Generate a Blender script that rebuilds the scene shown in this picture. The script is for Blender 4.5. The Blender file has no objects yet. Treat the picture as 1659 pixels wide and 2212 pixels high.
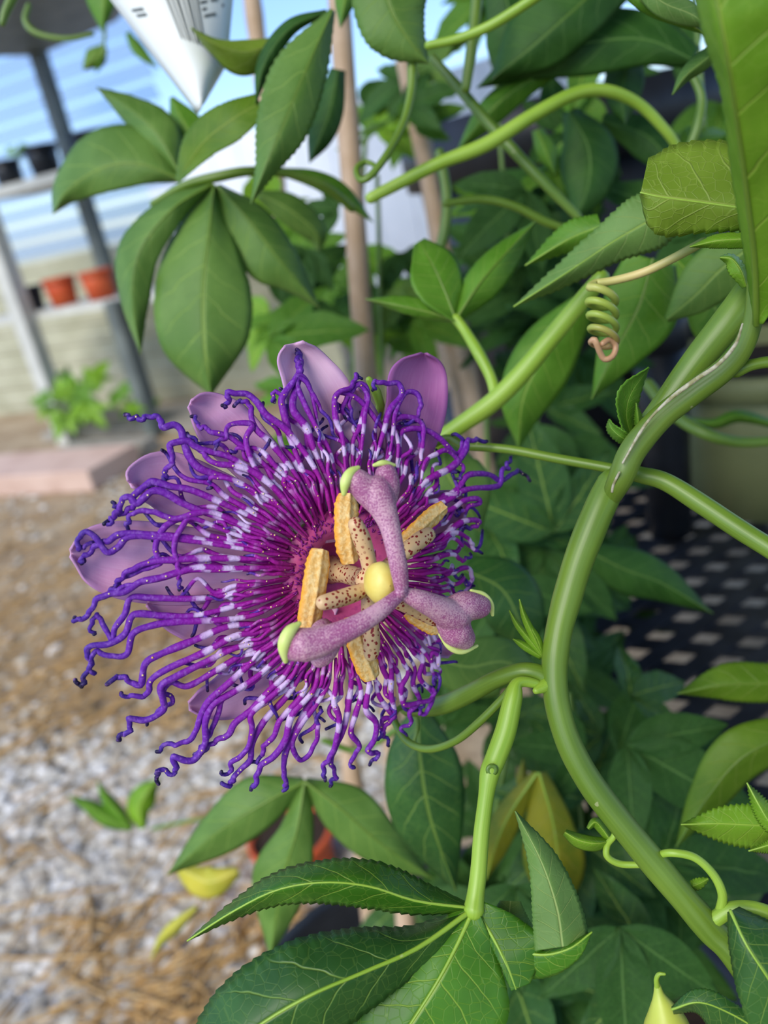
import bpy, math, random
from mathutils import Vector, Matrix, noise
from mathutils.bvhtree import BVHTree

SC = bpy.context.scene
COL = SC.collection
rnd = random.Random(7)

# ------------------------------------------------------------------ camera
FPX = 2212 * 4.4 / 5.6
PITCH, ROLL = math.radians(22), math.radians(12)
EYE = Vector((0, 0, .8))
FWD = Vector((0, math.cos(PITCH), -math.sin(PITCH)))
_u0 = Vector((0, math.sin(PITCH), math.cos(PITCH)))
_r0 = Vector((1, 0, 0))
RGT = _r0 * math.cos(ROLL) - _u0 * math.sin(ROLL)
UPV = _r0 * math.sin(ROLL) + _u0 * math.cos(ROLL)
cd = bpy.data.cameras.new('camera')
cam = bpy.data.objects.new('camera', cd)
COL.objects.link(cam)
cam.matrix_world = Matrix(((RGT.x, UPV.x, -FWD.x, EYE.x), (RGT.y, UPV.y, -FWD.y, EYE.y),
                           (RGT.z, UPV.z, -FWD.z, EYE.z), (0, 0, 0, 1)))
cd.sensor_fit = 'VERTICAL'
cd.sensor_height = 5.6
cd.sensor_width = 4.2
cd.lens = 4.4
cd.clip_start = .01
cd.clip_end = 200
cd.dof.use_dof = True
cd.dof.focus_distance = .176
cd.dof.aperture_fstop = 1.7
SC.camera = cam

# ------------------------------------------------------------------ world, sun, exposure
w = bpy.data.worlds.new('sky')
SC.world = w
w.use_nodes = True
wn = w.node_tree
wn.nodes.clear()
sky = wn.nodes.new('ShaderNodeTexSky')
sky.sky_type = 'NISHITA'
sky.sun_disc = False
sky.sun_elevation = math.radians(55)
sky.sun_rotation = math.radians(240)
sky.air_density = 1.0
sky.dust_density = .8
sky.ozone_density = 2.0
bg = wn.nodes.new('ShaderNodeBackground')
bg.inputs[1].default_value = .26
wo = wn.nodes.new('ShaderNodeOutputWorld')
tint = wn.nodes.new('ShaderNodeVectorMath')
tint.operation = 'MULTIPLY'
tint.inputs[1].default_value = (.80, .93, 1.16)
wn.links.new(sky.outputs[0], tint.inputs[0])
wn.links.new(tint.outputs[0], bg.inputs[0])
wn.links.new(bg.outputs[0], wo.inputs[0])

sl = bpy.data.lights.new('sun_offscreen', 'SUN')
sl.energy = 3.7
sl.angle = math.radians(35)           # sun softened by the diffusing greenhouse cover
sl.color = (1, .93, .80)
so = bpy.data.objects.new('sun_offscreen', sl)
COL.objects.link(so)
so.rotation_euler = Vector((.40, .66, -.66)).to_track_quat('-Z', 'Y').to_euler()

SC.view_settings.view_transform = 'Standard'
SC.view_settings.look = 'None'
SC.view_settings.exposure = -0.08
SC.view_settings.gamma = 1
SC.view_settings.use_curve_mapping = False


# ------------------------------------------------------------------ placement helpers
def ray(x, y):
    return FWD + RGT * ((x - 829.5) / FPX) - UPV * ((y - 1106) / FPX)


def P(x, y, d):                       # d in centimetres along the viewing axis
    return EYE + ray(x, y) * (d * .01)


def PZ(x, y, z):                      # where the line of sight meets a level plane
    v = ray(x, y)
    return EYE + v * ((z - EYE.z) / v.z)


def lin(h):
    h = h.lstrip('#')
    o = []
    for i in (0, 2, 4):
        c = int(h[i:i + 2], 16) / 255
        o.append(c / 12.92 if c <= .04045 else ((c + .055) / 1.055) ** 2.4)
    return (o[0], o[1], o[2], 1)


# ------------------------------------------------------------------ materials
class NT:
    def __init__(s, name):
        s.m = bpy.data.materials.new(name)
        s.m.use_nodes = True
        s.t = s.m.node_tree
        s.t.nodes.clear()
        s.out = s.t.nodes.new('ShaderNodeOutputMaterial')

    def n(s, typ, props=None, **inp):
        nd = s.t.nodes.new('ShaderNode' + typ)
        for k, v in (props or {}).items():
            setattr(nd, k, v)
        for k, v in inp.items():
            k = k.replace('_', ' ')
            key = int(k[1:]) if k[0] == 'i' and k[1:].isdigit() else k
            s.set(nd.inputs[key], v)
        return nd

    def set(s, sock, v):
        if isinstance(v, bpy.types.NodeSocket):
            s.t.links.new(v, sock)
        elif isinstance(v, bpy.types.Node):
            s.t.links.new(v.outputs[0], sock)
        else:
            sock.default_value = v

    def math(s, op, a, b=0.0, c=0.0, clamp=False):
        nd = s.n('Math', {'operation': op, 'use_clamp': clamp})
        s.set(nd.inputs[0], a)
        s.set(nd.inputs[1], b)
        s.set(nd.inputs[2], c)
        return nd.outputs[0]

    def ramp01(s, v, a, b, smooth=True):          # a->0, b->1
        nd = s.n('MapRange', {'interpolation_type': 'SMOOTHSTEP' if smooth else 'LINEAR'})
        s.set(nd.inputs['Value'], v)
        lo, hi, t0, t1 = (a, b, 0, 1) if a < b else (b, a, 1, 0)
        nd.inputs['From Min'].default_value = lo
        nd.inputs['From Max'].default_value = hi
        nd.inputs['To Min'].default_value = t0
        nd.inputs['To Max'].default_value = t1
        return nd.outputs[0]

    def mix(s, f, a, b):
        nd = s.n('Mix', {'data_type': 'RGBA'})
        s.set(nd.inputs[0], f)
        s.set(nd.inputs[6], a)
        s.set(nd.inputs[7], b)
        return nd.outputs[2]

    def noise(s, scale, detail=3.0, vec=None, rough=.5):
        nd = s.n('TexNoise', Scale=scale, Detail=detail, Roughness=rough)
        if vec is not None:
            s.set(nd.inputs['Vector'], vec)
        return nd.outputs[0]

    def obj(s):
        return s.n('TexCoord').outputs['Object']

    def uv(s):
        sep = s.n('SeparateXYZ')
        s.set(sep.inputs[0], s.n('TexCoord').outputs['UV'])
        return sep.outputs[0], sep.outputs[1]

    def ramp(s, v, stops):
        nd = s.n('ValToRGB')
        cr = nd.color_ramp
        while len(cr.elements) < len(stops):
            cr.elements.new(.5)
        for e, (p, c) in zip(cr.elements, stops):
            e.position = p
            e.color = lin(c)
        s.set(nd.inputs[0], v)
        return nd.outputs[0]

    def finish(s, col, rough=.5, bump=None, bstr=.3, bdist=.0004, trans=0.0, tcol=None, sss=0.0, spec=.5, coat=0.0):
        p = s.n('BsdfPrincipled')
        s.set(p.inputs['Base Color'], col)
        s.set(p.inputs['Roughness'], rough)
        p.inputs['Specular IOR Level'].default_value = spec
        if sss:
            p.inputs['Subsurface Weight'].default_value = sss
            p.inputs['Subsurface Radius'].default_value = (.002, .0012, .0008)
            p.inputs['Subsurface Scale'].default_value = .6
        if coat:
            p.inputs['Coat Weight'].default_value = coat
        if bump is not None:
            b = s.n('Bump', Strength=bstr, Distance=bdist)
            s.set(b.inputs['Height'], bump)
            s.t.links.new(b.outputs[0], p.inputs['Normal'])
        last = p.outputs[0]
        if trans:
            t = s.n('BsdfTranslucent')
            s.set(t.inputs[0], tcol if tcol is not None else col)
            mx = s.n('MixShader')
            mx.inputs[0].default_value = trans
            s.t.links.new(last, mx.inputs[1])
            s.t.links.new(t.outputs[0], mx.inputs[2])
            last = mx.outputs[0]
        s.t.links.new(last, s.out.inputs[0])
        return s.m


def leaf_mat(name, c1, c2, vein, rough=.42, trans=.22, tcol=None, nlat=7, vs=1.0, net=.13, under=False):
    t = NT(name)
    u, v = t.uv()
    s = t.math('ABSOLUTE', t.math('MULTIPLY', t.math('SUBTRACT', v, .5), 2.0))
    nz = t.noise(60, 4, t.obj())
    base = t.mix(t.ramp01(nz, .35, .68), lin(c1), lin(c2))
    mid = t.ramp01(s, .055, .015)
    wob = t.math('MULTIPLY', t.noise(110, 2, t.obj()), .5)
    a = t.math('FRACT', t.math('ADD', t.math('SUBTRACT', t.math('MULTIPLY', u, float(nlat)), t.math('MULTIPLY', s, 1.25)), wob))
    d = t.math('ABSOLUTE', t.math('SUBTRACT', a, .5))
    lat = t.math('MULTIPLY', t.ramp01(d, .455, .495), t.ramp01(s, 1.0, .55))
    vo = t.n('TexVoronoi', {'feature': 'DISTANCE_TO_EDGE'}, Scale=420.0)
    t.set(vo.inputs['Vector'], t.obj())
    nt = t.math('MULTIPLY', t.ramp01(vo.outputs['Distance'], .06, .0), net)
    m = t.math('MAXIMUM', t.math('MULTIPLY', mid, .9 * vs), t.math('MAXIMUM', t.math('MULTIPLY', lat, .6 * vs), nt))
    col = t.mix(m, base, lin(vein))
    h = t.math('MAXIMUM', t.math('MAXIMUM', mid, t.math('MULTIPLY', lat, .7)), t.math('MULTIPLY', nt, .8))
    h = h if under else t.math('MULTIPLY', h, -1.0)
    return t.finish(col, rough, h, .45, .0006, trans, tcol=lin(tcol) if tcol else None, spec=.3)


def stem_mat(name, c1, c2, streak=.4):
    t = NT(name)
    u, v = t.uv()
    cv = t.n('CombineXYZ')
    t.set(cv.inputs[0], t.math('MULTIPLY', u, 3.0))
    t.set(cv.inputs[1], t.math('MULTIPLY', v, 22.0))
    st = t.noise(1.0, 3, cv.outputs[0])
    big = t.noise(45, 2, t.obj())
    f = t.math('ADD', t.math('MULTIPLY', t.ramp01(st, .35, .7), streak), t.math('MULTIPLY', t.ramp01(big, .3, .7), .6), clamp=True)
    col = t.mix(f, lin(c1), lin(c2))
    lent = t.ramp01(t.noise(420, 1, t.obj()), .76, .80)
    col = t.mix(t.math('MULTIPLY', lent, .35), col, lin('#c9c39a'))
    return t.finish(col, .42, st, .12, .0004, 0, sss=.12)


def plain_mat(name, c1, c2=None, scale=20, rough=.6, bstr=.2, bdist=.001, trans=0, spec=.4, detail=4):
    t = NT(name)
    nz = t.noise(scale, detail, t.obj())
    col = t.mix(t.ramp01(nz, .35, .68), lin(c1), lin(c2 or c1))
    return t.finish(col, rough, nz, bstr, bdist, trans, spec=spec)


M = {}
M['leaf_mid'] = leaf_mat('leaf_mid', '#4f801c', '#63942b', '#93b248', rough=.48)
M['leaf_soft'] = leaf_mat('leaf_soft', '#5a8033', '#6b9040', '#97b453', rough=.5)
M['leaf_grey'] = leaf_mat('leaf_grey', '#64893f', '#749a4c', '#a5bb6b', rough=.55, net=.1)
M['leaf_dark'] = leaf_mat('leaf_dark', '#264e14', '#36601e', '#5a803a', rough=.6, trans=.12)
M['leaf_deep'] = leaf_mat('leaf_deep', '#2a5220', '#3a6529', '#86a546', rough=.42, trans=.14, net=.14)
M['leaf_rich'] = leaf_mat('leaf_rich', '#386916', '#508621', '#9cb844', rough=.42, trans=.16, net=.16)
M['leaf_bright'] = leaf_mat('leaf_bright', '#6c9a21', '#82b02e', '#aec753', trans=.28)
M['leaf_under'] = leaf_mat('leaf_under', '#728e26', '#84a033', '#a5b656', rough=.5, under=True, net=.3, nlat=4)
M['leaf_olive'] = leaf_mat('leaf_olive', '#557815', '#698a20', '#8ca040', rough=.5, under=True)
M['leaf_yellow'] = leaf_mat('leaf_yellow', '#969420', '#6f8420', '#b0a84a', rough=.55)
M['leaf_lemon'] = leaf_mat('leaf_lemon', '#cfc545', '#bcbb3c', '#dad47a', rough=.55)
M['stem'] = stem_mat('stem_green', '#56741a', '#6e8c2c')
M['stem_dull'] = stem_mat('stem_dull', '#55721c', '#6a832c')
M['stem_lime'] = stem_mat('stem_lime', '#7fa42a', '#9cbc44')
M['stem_dark'] = stem_mat('stem_dark', '#4f7020', '#678530')


def tendril_mat():
    t = NT('tendril_dry_end')
    u, v = t.uv()
    c = t.ramp(u, [(0, '#8f9f45'), (.12, '#d8c27e'), (.3, '#9eb045'), (.72, '#94a944'), (.82, '#a8924e'), (.9, '#c49a72'), (1, '#b58a66')])
    return t.finish(c, .45, None)


M['tendril_dry'] = tendril_mat()


def scar_mat():
    t = NT('papery_scar')
    nz = t.noise(700, 3, t.obj())
    c = t.mix(t.ramp01(nz, .35, .65), lin('#b9b49a'), lin('#8d8a5c'))
    return t.finish(c, .7, nz, .5, .0004)


M['scar'] = scar_mat()


# ------------------------------------------------------------------ mesh helpers
def mesh_obj(name, verts, faces, uvs=None, mat=None, parent=None, smooth=True, mats=None, fmat=None):
    me = bpy.data.meshes.new(name)
    me.from_pydata([tuple(v) for v in verts], [], faces)
    if uvs is not None:
        ul = me.uv_layers.new(name='UVMap')
        flat = []
        for l in me.loops:
            flat.extend(uvs[l.vertex_index])
        ul.data.foreach_set('uv', flat)
    if smooth:
        me.polygons.foreach_set('use_smooth', [True] * len(me.polygons))
    for m_ in (mats or ([mat] if mat else [])):
        me.materials.append(m_)
    if fmat:
        me.polygons.foreach_set('material_index', fmat)
    me.update()
    o = bpy.data.objects.new(name, me)
    COL.objects.link(o)
    if parent is not None:
        put(o, parent)
    return o


def put(o, parent):
    o.parent = parent
    o.matrix_parent_inverse = world_of(parent).inverted()


def world_of(o):
    m_ = Matrix.LocRotScale(o.location, o.rotation_euler, o.scale)
    if o.parent:
        return world_of(o.parent) @ o.matrix_parent_inverse @ m_
    return m_


def thing(name, label, cat, loc=(0, 0, 0), group=None):
    o = bpy.data.objects.new(name, None)
    COL.objects.link(o)
    o.location = loc
    o.empty_display_size = .02
    o['label'] = label
    o['category'] = cat
    if group:
        o['group'] = group
    return o


def tag(o, label, cat, group=None):
    o['label'] = label
    o['category'] = cat
    if group:
        o['group'] = group
    return o


def structure(o):
    o['kind'] = 'structure'
    return o


def cr(pts, n):
    """Catmull-Rom through tuples/lists of any size, n samples."""
    k = len(pts)
    dim = len(pts[0])
    if k == 2:
        return [[pts[0][j] + (pts[1][j] - pts[0][j]) * i / (n - 1) for j in range(dim)] for i in range(n)]
    out = []
    for i in range(n):
        t = i / (n - 1) * (k - 1)
        a = min(int(t), k - 2)
        f = t - a
        p1, p2 = pts[a], pts[a + 1]
        p0 = pts[a - 1] if a > 0 else [2 * p1[j] - p2[j] for j in range(dim)]
        p3 = pts[a + 2] if a + 2 < k else [2 * p2[j] - p1[j] for j in range(dim)]
        out.append([.5 * (2 * p1[j] + (p2[j] - p0[j]) * f + (2 * p0[j] - 5 * p1[j] + 4 * p2[j] - p3[j]) * f * f
                    + (3 * p1[j] - p0[j] - 3 * p2[j] + p3[j]) * f ** 3) for j in range(dim)])
    return out


def tube_data(pts, rad, sides=8, ucoord=None, vconst=None, ell=None, base=0, round_end=True):
    """pts list of Vector, rad list; returns verts, faces, uvs"""
    pts = [Vector(p) for p in pts]
    n = len(pts)
    if round_end:
        d = (pts[-1] - pts[-2]).normalized()
        r = rad[-1]
        pts += [pts[-1] + d * r * .55, pts[-1] + d * r * .85]
        rad = list(rad) + [r * .8, r * .4]
        d0 = (pts[0] - pts[1]).normalized()
        r0 = rad[0]
        pts = [pts[0] + d0 * r0 * .85, pts[0] + d0 * r0 * .55] + pts
        rad = [r0 * .4, r0 * .8] + rad
        if ucoord:
            ucoord = [ucoord[0]] * 2 + list(ucoord) + [ucoord[-1]] * 2
    n = len(pts)
    tan = []
    for i in range(n):
        a, b = pts[max(i - 1, 0)], pts[min(i + 1, n - 1)]
        d = b - a
        tan.append(d.normalized() if d.length > 1e-9 else Vector((0, 0, 1)))
    nrm = tan[0].orthogonal().normalized()
    if abs(tan[0].dot(FWD)) < .95:
        nrm = (FWD - tan[0] * FWD.dot(tan[0])).normalized()
    V, Fc, U = [], [], []
    for i in range(n):
        nrm = nrm - tan[i] * nrm.dot(tan[i])
        nrm = nrm.normalized() if nrm.length > 1e-6 else tan[i].orthogonal().normalized()
        bi = tan[i].cross(nrm)
        for k in range(sides):
            a = 2 * math.pi * k / sides
            V.append(pts[i] + (nrm * math.cos(a) + bi * math.sin(a)) * rad[i])
            U.append((ucoord[i] if ucoord else i / (n - 1), vconst if vconst is not None else k / sides))
    for i in range(n - 1):
        for k in range(sides):
            k2 = (k + 1) % sides
            Fc.append((base + i * sides + k, base + i * sides + k2, base + (i + 1) * sides + k2, base + (i + 1) * sides + k))
    Fc.append(tuple(base + k for k in reversed(range(sides))))
    Fc.append(tuple(base + (n - 1) * sides + k for k in range(sides)))
    return V, Fc, U


def tube(name, pts, rad, mat, parent=None, sides=10, **kw):
    v, f, u = tube_data(pts, rad, sides, **kw)
    return mesh_obj(name, v, f, u, mat, parent)


def stem(name, spec, wpx, mat, parent, sides=12, n=None, bumps=0):
    """spec [(x,y,d_cm)], wpx: full width in pixels at each point (or one number)"""
    if not isinstance(wpx, (list, tuple)):
        wpx = [wpx] * len(spec)
    n = n or max(16, 8 * len(spec))
    s = cr([tuple(p) + (w_,) for p, w_ in zip(spec, wpx)], n)
    pts = [P(a[0], a[1], a[2]) for a in s]
    rad = [max(.0002, a[3] * .5 * a[2] * .01 / FPX) for a in s]
    if bumps:
        rad = [r * (1 + bumps * noise.noise(p * 130)) for r, p in zip(rad, pts)]
    return tube(name, pts, rad, mat, parent, sides)


def merge(name, parts, mat, parent, smooth=True):
    V, Fc, U = [], [], []
    for v, f, u in parts:
        b = len(V)
        V += v
        Fc += [tuple(i + b for i in q) for q in f]
        U += u
    return mesh_obj(name, V, Fc, U, mat, parent, smooth)


def lobe_data(mid, wid, e=(0, 0), nu=40, nv=6, serr=0.0, teeth=26, wave=.12, seed=0, place=None):
    """mid [(x,y,d)], wid [(left,right)] px, e edge depth offset in cm (left,right)."""
    place = place or P
    k = len(mid)
    s = cr([tuple(m_) + tuple(w_) for m_, w_ in zip(mid, wid)], nu)
    V, Fc, U = [], [], []
    for i, a in enumerate(s):
        b0, b1 = s[max(i - 1, 0)], s[min(i + 1, nu - 1)]
        tx, ty = b1[0] - b0[0], b1[1] - b0[1]
        L = math.hypot(tx, ty) or 1
        tx, ty = tx / L, ty / L
        lx, ly = ty, -tx
        t = i / (nu - 1)
        wl, wr = max(a[3], .6), max(a[4], .6)
        if serr:
            saw = (t * teeth) % 1.0
            kk = serr * (saw - .5) * min(1, (1 - t) * 6) * min(1, t * 6)
        else:
            kk = 0.0
        for j in range(-nv, nv + 1):
            q = j / nv
            tk = kk * max(0.0, (abs(q) - .6) / .4)
            wq = wl * -q + tk if q < 0 else wr * q + tk
            sg = 1 if q < 0 else -1
            ed = e[0] if q < 0 else e[1]
            x = a[0] + lx * wq * sg
            y = a[1] + ly * wq * sg
            wv = wave * noise.noise(Vector((x * .012 + seed * 7.3, y * .012, seed))) * abs(q)
            V.append(place(x, y, a[2] + ed * abs(q) ** 1.4 + wv))
            U.append((t, .5 + q * .5))
    m_ = 2 * nv + 1
    for i in range(nu - 1):
        for j in range(m_ - 1):
            Fc.append((i * m_ + j, i * m_ + j + 1, (i + 1) * m_ + j + 1, (i + 1) * m_ + j))
    return V, Fc, U


def solid(o, th):
    md = o.modifiers.new('thickness', 'SOLIDIFY')
    md.thickness = th
    md.offset = 0
    return o


_seed = [0]


def leaf(parent, mat, lobes, serr=0.0, nu=40, midrib=None, petiole=None, th=.0003, wave=.15, teeth=26, label=None, ribmat='stem_lime'):
    parts = []
    for lb in lobes:
        mid, wid = lb[0], lb[1]
        e = lb[2] if len(lb) > 2 else (.4, .4)
        _seed[0] += 1
        parts.append(lobe_data(mid, wid, e, nu, 6, serr, teeth, wave, _seed[0]))
    o = merge('leaf', parts, M[mat] if isinstance(mat, str) else mat, parent)
    solid(o, th)
    if label:
        o['label'] = label
    if midrib:
        for lb in lobes[:midrib[1]] if isinstance(midrib, tuple) else lobes:
            wpx = midrib[0] if isinstance(midrib, tuple) else midrib
            mid = lb[0]
            k = len(mid)
            ws = [wpx * (1 - .8 * i / (k - 1)) for i in range(k)]
            stem('midrib', [(a[0], a[1], a[2] - .0 * i) for i, a in enumerate(mid)], ws, M[ribmat], o, 6, n=24)
    if petiole:
        stem('petiole', petiole[0], petiole[1], M[petiole[2] if len(petiole) > 2 else 'stem'], o, 8)
    return o


def box_data(c, ax, ay, az):
    V = [c + ax * i + ay * j + az * k for i in (-1, 1) for j in (-1, 1) for k in (-1, 1)]
    Fc = [(0, 1, 3, 2), (4, 6, 7, 5), (0, 4, 5, 1), (2, 3, 7, 6), (0, 2, 6, 4), (1, 5, 7, 3)]
    return V, Fc, [(0, 0)] * 8


def box(name, c, ax, ay, az, mat, parent=None, bev=0):
    v, f, u = box_data(Vector(c), Vector(ax), Vector(ay), Vector(az))
    o = mesh_obj(name, v, f, u, mat, parent, smooth=False)
    if bev:
        b = o.modifiers.new('bevel', 'BEVEL')
        b.width = bev
        b.segments = 2
    return o


def lathe_data(prof, axis_o, ax, e1, e2, seg=40, jit=0):
    V, Fc, U = [], [], []
    for i, (r, h) in enumerate(prof):
        for k in range(seg):
            a = 2 * math.pi * k / seg
            V.append(axis_o + ax * h + (e1 * math.cos(a) + e2 * math.sin(a)) * r)
            U.append((i / (len(prof) - 1), k / seg))
    for i in range(len(prof) - 1):
        for k in range(seg):
            k2 = (k + 1) % seg
            Fc.append((i * seg + k, i * seg + k2, (i + 1) * seg + k2, (i + 1) * seg + k))
    return V, Fc, U


X, Y, Z = Vector((1, 0, 0)), Vector((0, 1, 0)), Vector((0, 0, 1))


# ================================================================== the setting
# ---- ground: gravel with straw
def ground_mat():
    t = NT('ground_soil')
    a = t.noise(6, 5, t.obj())
    b = t.noise(70, 3, t.obj())
    c = t.mix(t.ramp01(a, .4, .6), lin('#97805f'), lin('#b09c7c'))
    c = t.mix(t.math('MULTIPLY', t.ramp01(b, .4, .7), .6), c, lin('#75624a'))
    return t.finish(c, .9, b, .6, .004)


def stone_mat(i, c1, c2):
    t = NT('gravel_stone_%d' % i)
    a = t.noise(160, 3, t.obj())
    return t.finish(t.mix(t.ramp01(a, .3, .7), lin(c1), lin(c2)), .85, a, .4, .001)


M['ground'] = ground_mat()
STONE_M = [stone_mat(i, a, b) for i, (a, b) in enumerate([('#b0a999', '#c4beb0'), ('#9c9284', '#b4aa99'), ('#c2beb4', '#aba598'), ('#958a78', '#aa9f8d'), ('#c6c2ba', '#dad7d0')])]
M['straw'] = plain_mat('straw', '#ab8650', '#c3a26c', 90, .7, .2)

floor = structure(mesh_obj('floor', [(-7, -2, 0), (7, -2, 0), (7, 12, 0), (-7, 12, 0)], [(0, 1, 2, 3)], [(0, 0)] * 4, M['ground'], smooth=False))

import bmesh


def stone_mesh(seed, mat, sub=2):
    bm = bmesh.new()
    bmesh.ops.create_icosphere(bm, subdivisions=sub, radius=1)
    for v in bm.verts:
        n_ = noise.noise(v.co * 1.1 + Vector((seed * 9.1, 0, 0)))
        v.co *= 1 + .42 * n_
        v.co.z *= .62
        v.co.x *= 1.2
    me = bpy.data.meshes.new('stone')
    bm.to_mesh(me)
    bm.free()
    me.materials.append(mat)
    me.polygons.foreach_set('use_smooth', [True] * len(me.polygons))
    return me


stones = [stone_mesh(i, STONE_M[i % 5], 1) for i in range(10)]


def straw_zone(x, y):                 # where the ground is mostly straw (picture frame of the photo)
    if 1110 < y < 1640 and x < 700:
        return .85 if y < 1560 else .4
    if y > 1980 and x > 150:
        return .45
    return .08


cand = []
g = random.Random(5)
for i in range(12000):
    x, y = (g.uniform(-60, 860), g.uniform(1010, 2300)) if i % 12 < 7 else (g.uniform(-900, 900), g.uniform(1010, 2500))
    if i % 12 < 4:
        y = g.uniform(1600, 2250)
    if g.random() < straw_zone(x, y) * .8:
        continue
    cand.append((x, y))
near = sorted(cand, key=lambda c: -c[1] - g.uniform(0, 500) if -20 < c[0] < 620 and c[1] < 2215 else 0)
picked = set()
for i, (x, y) in enumerate(near[:300]):
    p = PZ(x, y, 0)
    o = bpy.data.objects.new('stone', stones[i % 10])
    COL.objects.link(o)
    s_ = g.uniform(.007, .018)
    o.scale = (s_, s_ * g.uniform(.7, 1.1), s_ * g.uniform(.7, 1.1))
    o.location = (p.x, p.y, s_ * .22)
    o.rotation_euler = (g.uniform(-.4, .4), g.uniform(-.4, .4), g.uniform(0, 6.28))
    o.parent = floor
parts = {k: [] for k in range(5)}
base_st = [[(v.co.copy()) for v in m_.vertices] for m_ in stones]
base_f = [[tuple(pl.vertices) for pl in m_.polygons] for m_ in stones]
for i, (x, y) in enumerate(near[300:]):
    p = PZ(x, y, 0)
    s_ = g.uniform(.006, .015)
    rz = g.uniform(0, 6.28)
    c_, sn = math.cos(rz), math.sin(rz)
    k = i % 10
    parts[k % 5].append(([Vector((p.x + (v.x * c_ - v.y * sn) * s_, p.y + (v.x * sn + v.y * c_) * s_, v.z * s_ + s_ * .2)) for v in base_st[k]], base_f[k], [(0, 0)] * len(base_st[k])))
Vg, Fg, fm = [], [], []
for k in range(5):
    for v, f, u in parts[k]:
        b = len(Vg)
        Vg += v
        Fg += [tuple(q + b for q in ff) for ff in f]
        fm += [k] * len(f)
gv = mesh_obj('gravel', Vg, Fg, None, None, floor, True, STONE_M, fm)
gv['kind'] = 'stuff'


def straw_data(x, y, L, wd, lift, az):
    p = PZ(x, y, 0)
    pts = []
    bend = g.uniform(-.35, .35)
    for i in range(5):
        t = i / 4 - .5
        a = az + bend * t
        pts.append(p + Vector((math.cos(a) * L * t, math.sin(a) * L * t, .012 + lift * (t + .5) + .004 * math.sin(t * 5))))
    return tube_data(pts, [wd] * 5, 4, round_end=False)


parts = []
for i in range(5200):
    x, y = g.uniform(-900, 900), g.uniform(1000, 2500)
    if g.random() > straw_zone(x, y):
        continue
    d = (PZ(x, y, 0) - EYE).length
    parts.append(straw_data(x, y, g.uniform(.05, .16), g.uniform(.0010, .0022), g.uniform(-.004, .012), g.gauss(.35, .7)))
o = merge('straw_litter', parts, M['straw'], floor)
o['kind'] = 'stuff'
for (x, y, L, az) in [(330, 2130, .26, .25), (270, 1985, .24, 0.0), (215, 2060, .2, 1.9), (110, 1960, .22, -.1), (90, 1480, .3, .5), (190, 1420, .3, .6), (60, 1620, .28, .45),
                      (300, 1520, .26, .4), (140, 1330, .3, .3), (240, 1690, .22, .5), (420, 2180, .2, .9), (250, 2160, .22, -.5), (90, 2090, .24, -.3), (520, 2150, .2, .6), (40, 1250, .35, .2), (220, 1250, .35, .3), (470, 1990, .18, 1.2), (140, 1850, .16, -.9)]:
    v, f, u = straw_data(x, y, L, .0021, .01, az)
    mesh_obj('straw_stalk', v, f, u, M['straw'], floor)

# ---- unseen roof slab, added to shade the benches and plants
M['shade_roof_sheet'] = plain_mat('shade_roof_sheet', '#4a4a44', '#565650', 6, .8, .1, .002)
structure(box('shade_roof_offscreen', (1.0, .2, 2.3), X * 1.55, Y * 4.0, Z * .02, M['shade_roof_sheet']))

# ---- the far wall with the shelving in front of it
SD = Vector((-.88, .47, 0)).normalized()          # along the wall, receding to the left
SN = Vector((.47, .88, 0)).normalized()           # away from the viewer, through the wall
S0 = P(160, 670, 335)
S0.z = 0


def PS(x, y, back=0.0):               # where the line of sight meets an upright plane parallel to the wall
    v = ray(x, y)
    o_ = S0 + SN * back
    d = (o_ - EYE).dot(SN) / v.dot(SN)
    return EYE + v * d


def slat_mat():
    t = NT('clear_plastic_slat')
    a = t.n('BsdfTransparent', Color=(.86, .93, 1, 1))
    b = t.n('BsdfDiffuse', Color=lin('#dfe9f4'))
    c = t.n('BsdfTranslucent', Color=lin('#dfe9f4'))
    m1 = t.n('MixShader')
    m1.inputs[0].default_value = .5
    t.t.links.new(b.outputs[0], m1.inputs[1])
    t.t.links.new(c.outputs[0], m1.inputs[2])
    m2 = t.n('MixShader')
    m2.inputs[0].default_value = .35
    t.t.links.new(a.outputs[0], m2.inputs[1])
    t.t.links.new(m1.outputs[0], m2.inputs[2])
    t.t.links.new(m2.outputs[0], t.out.inputs[0])
    return t.m


M['slat'] = slat_mat()
M['board'] = plain_mat('cream_board', '#b4b298', '#a5a388', 8, .7, .1, .002)
M['metal'] = plain_mat('galvanised', '#b9b9b0', '#c8c8be', 14, .5, .1, .001)
M['metal_dark'] = plain_mat('dark_steel', '#59605c', '#6a716b', 14, .5, .1, .001)
M['wood_grey'] = plain_mat('grey_wood', '#8a8478', '#9f998b', 12, .8, .2, .002)
M['black_plastic'] = plain_mat('black_plastic', '#17191d', '#22252a', 30, .42, .05, .0005)
M['terracotta'] = plain_mat('terracotta_plastic', '#b5451f', '#c25528', 12, .6, .05)
M['soil'] = plain_mat('potting_soil', '#2a2018', '#3a2d20', 200, .95, .6, .003)
M['pale_timber'] = plain_mat('pale_timber', '#cdb09e', '#bfa08e', 10, .75, .1, .002)
M['white_panel'] = plain_mat('white_panel', '#eef0f2', '#e4e7ea', 4, .6, .05, .001)
M['pale_pot'] = plain_mat('pale_plastic', '#868b5c', '#777c50', 10, .5, .05, .001)
M['bamboo'] = plain_mat('bamboo', '#bfa487', '#b09474', 60, .6, .2, .001)
M['tag'] = plain_mat('plastic_tag', '#dfe3da', '#e4e7df', 10, .45, .02, .0003)
M['tag_print'] = plain_mat('tag_print', '#5c615c', '#5c615c', 10, .6, .0, .0003)

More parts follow.
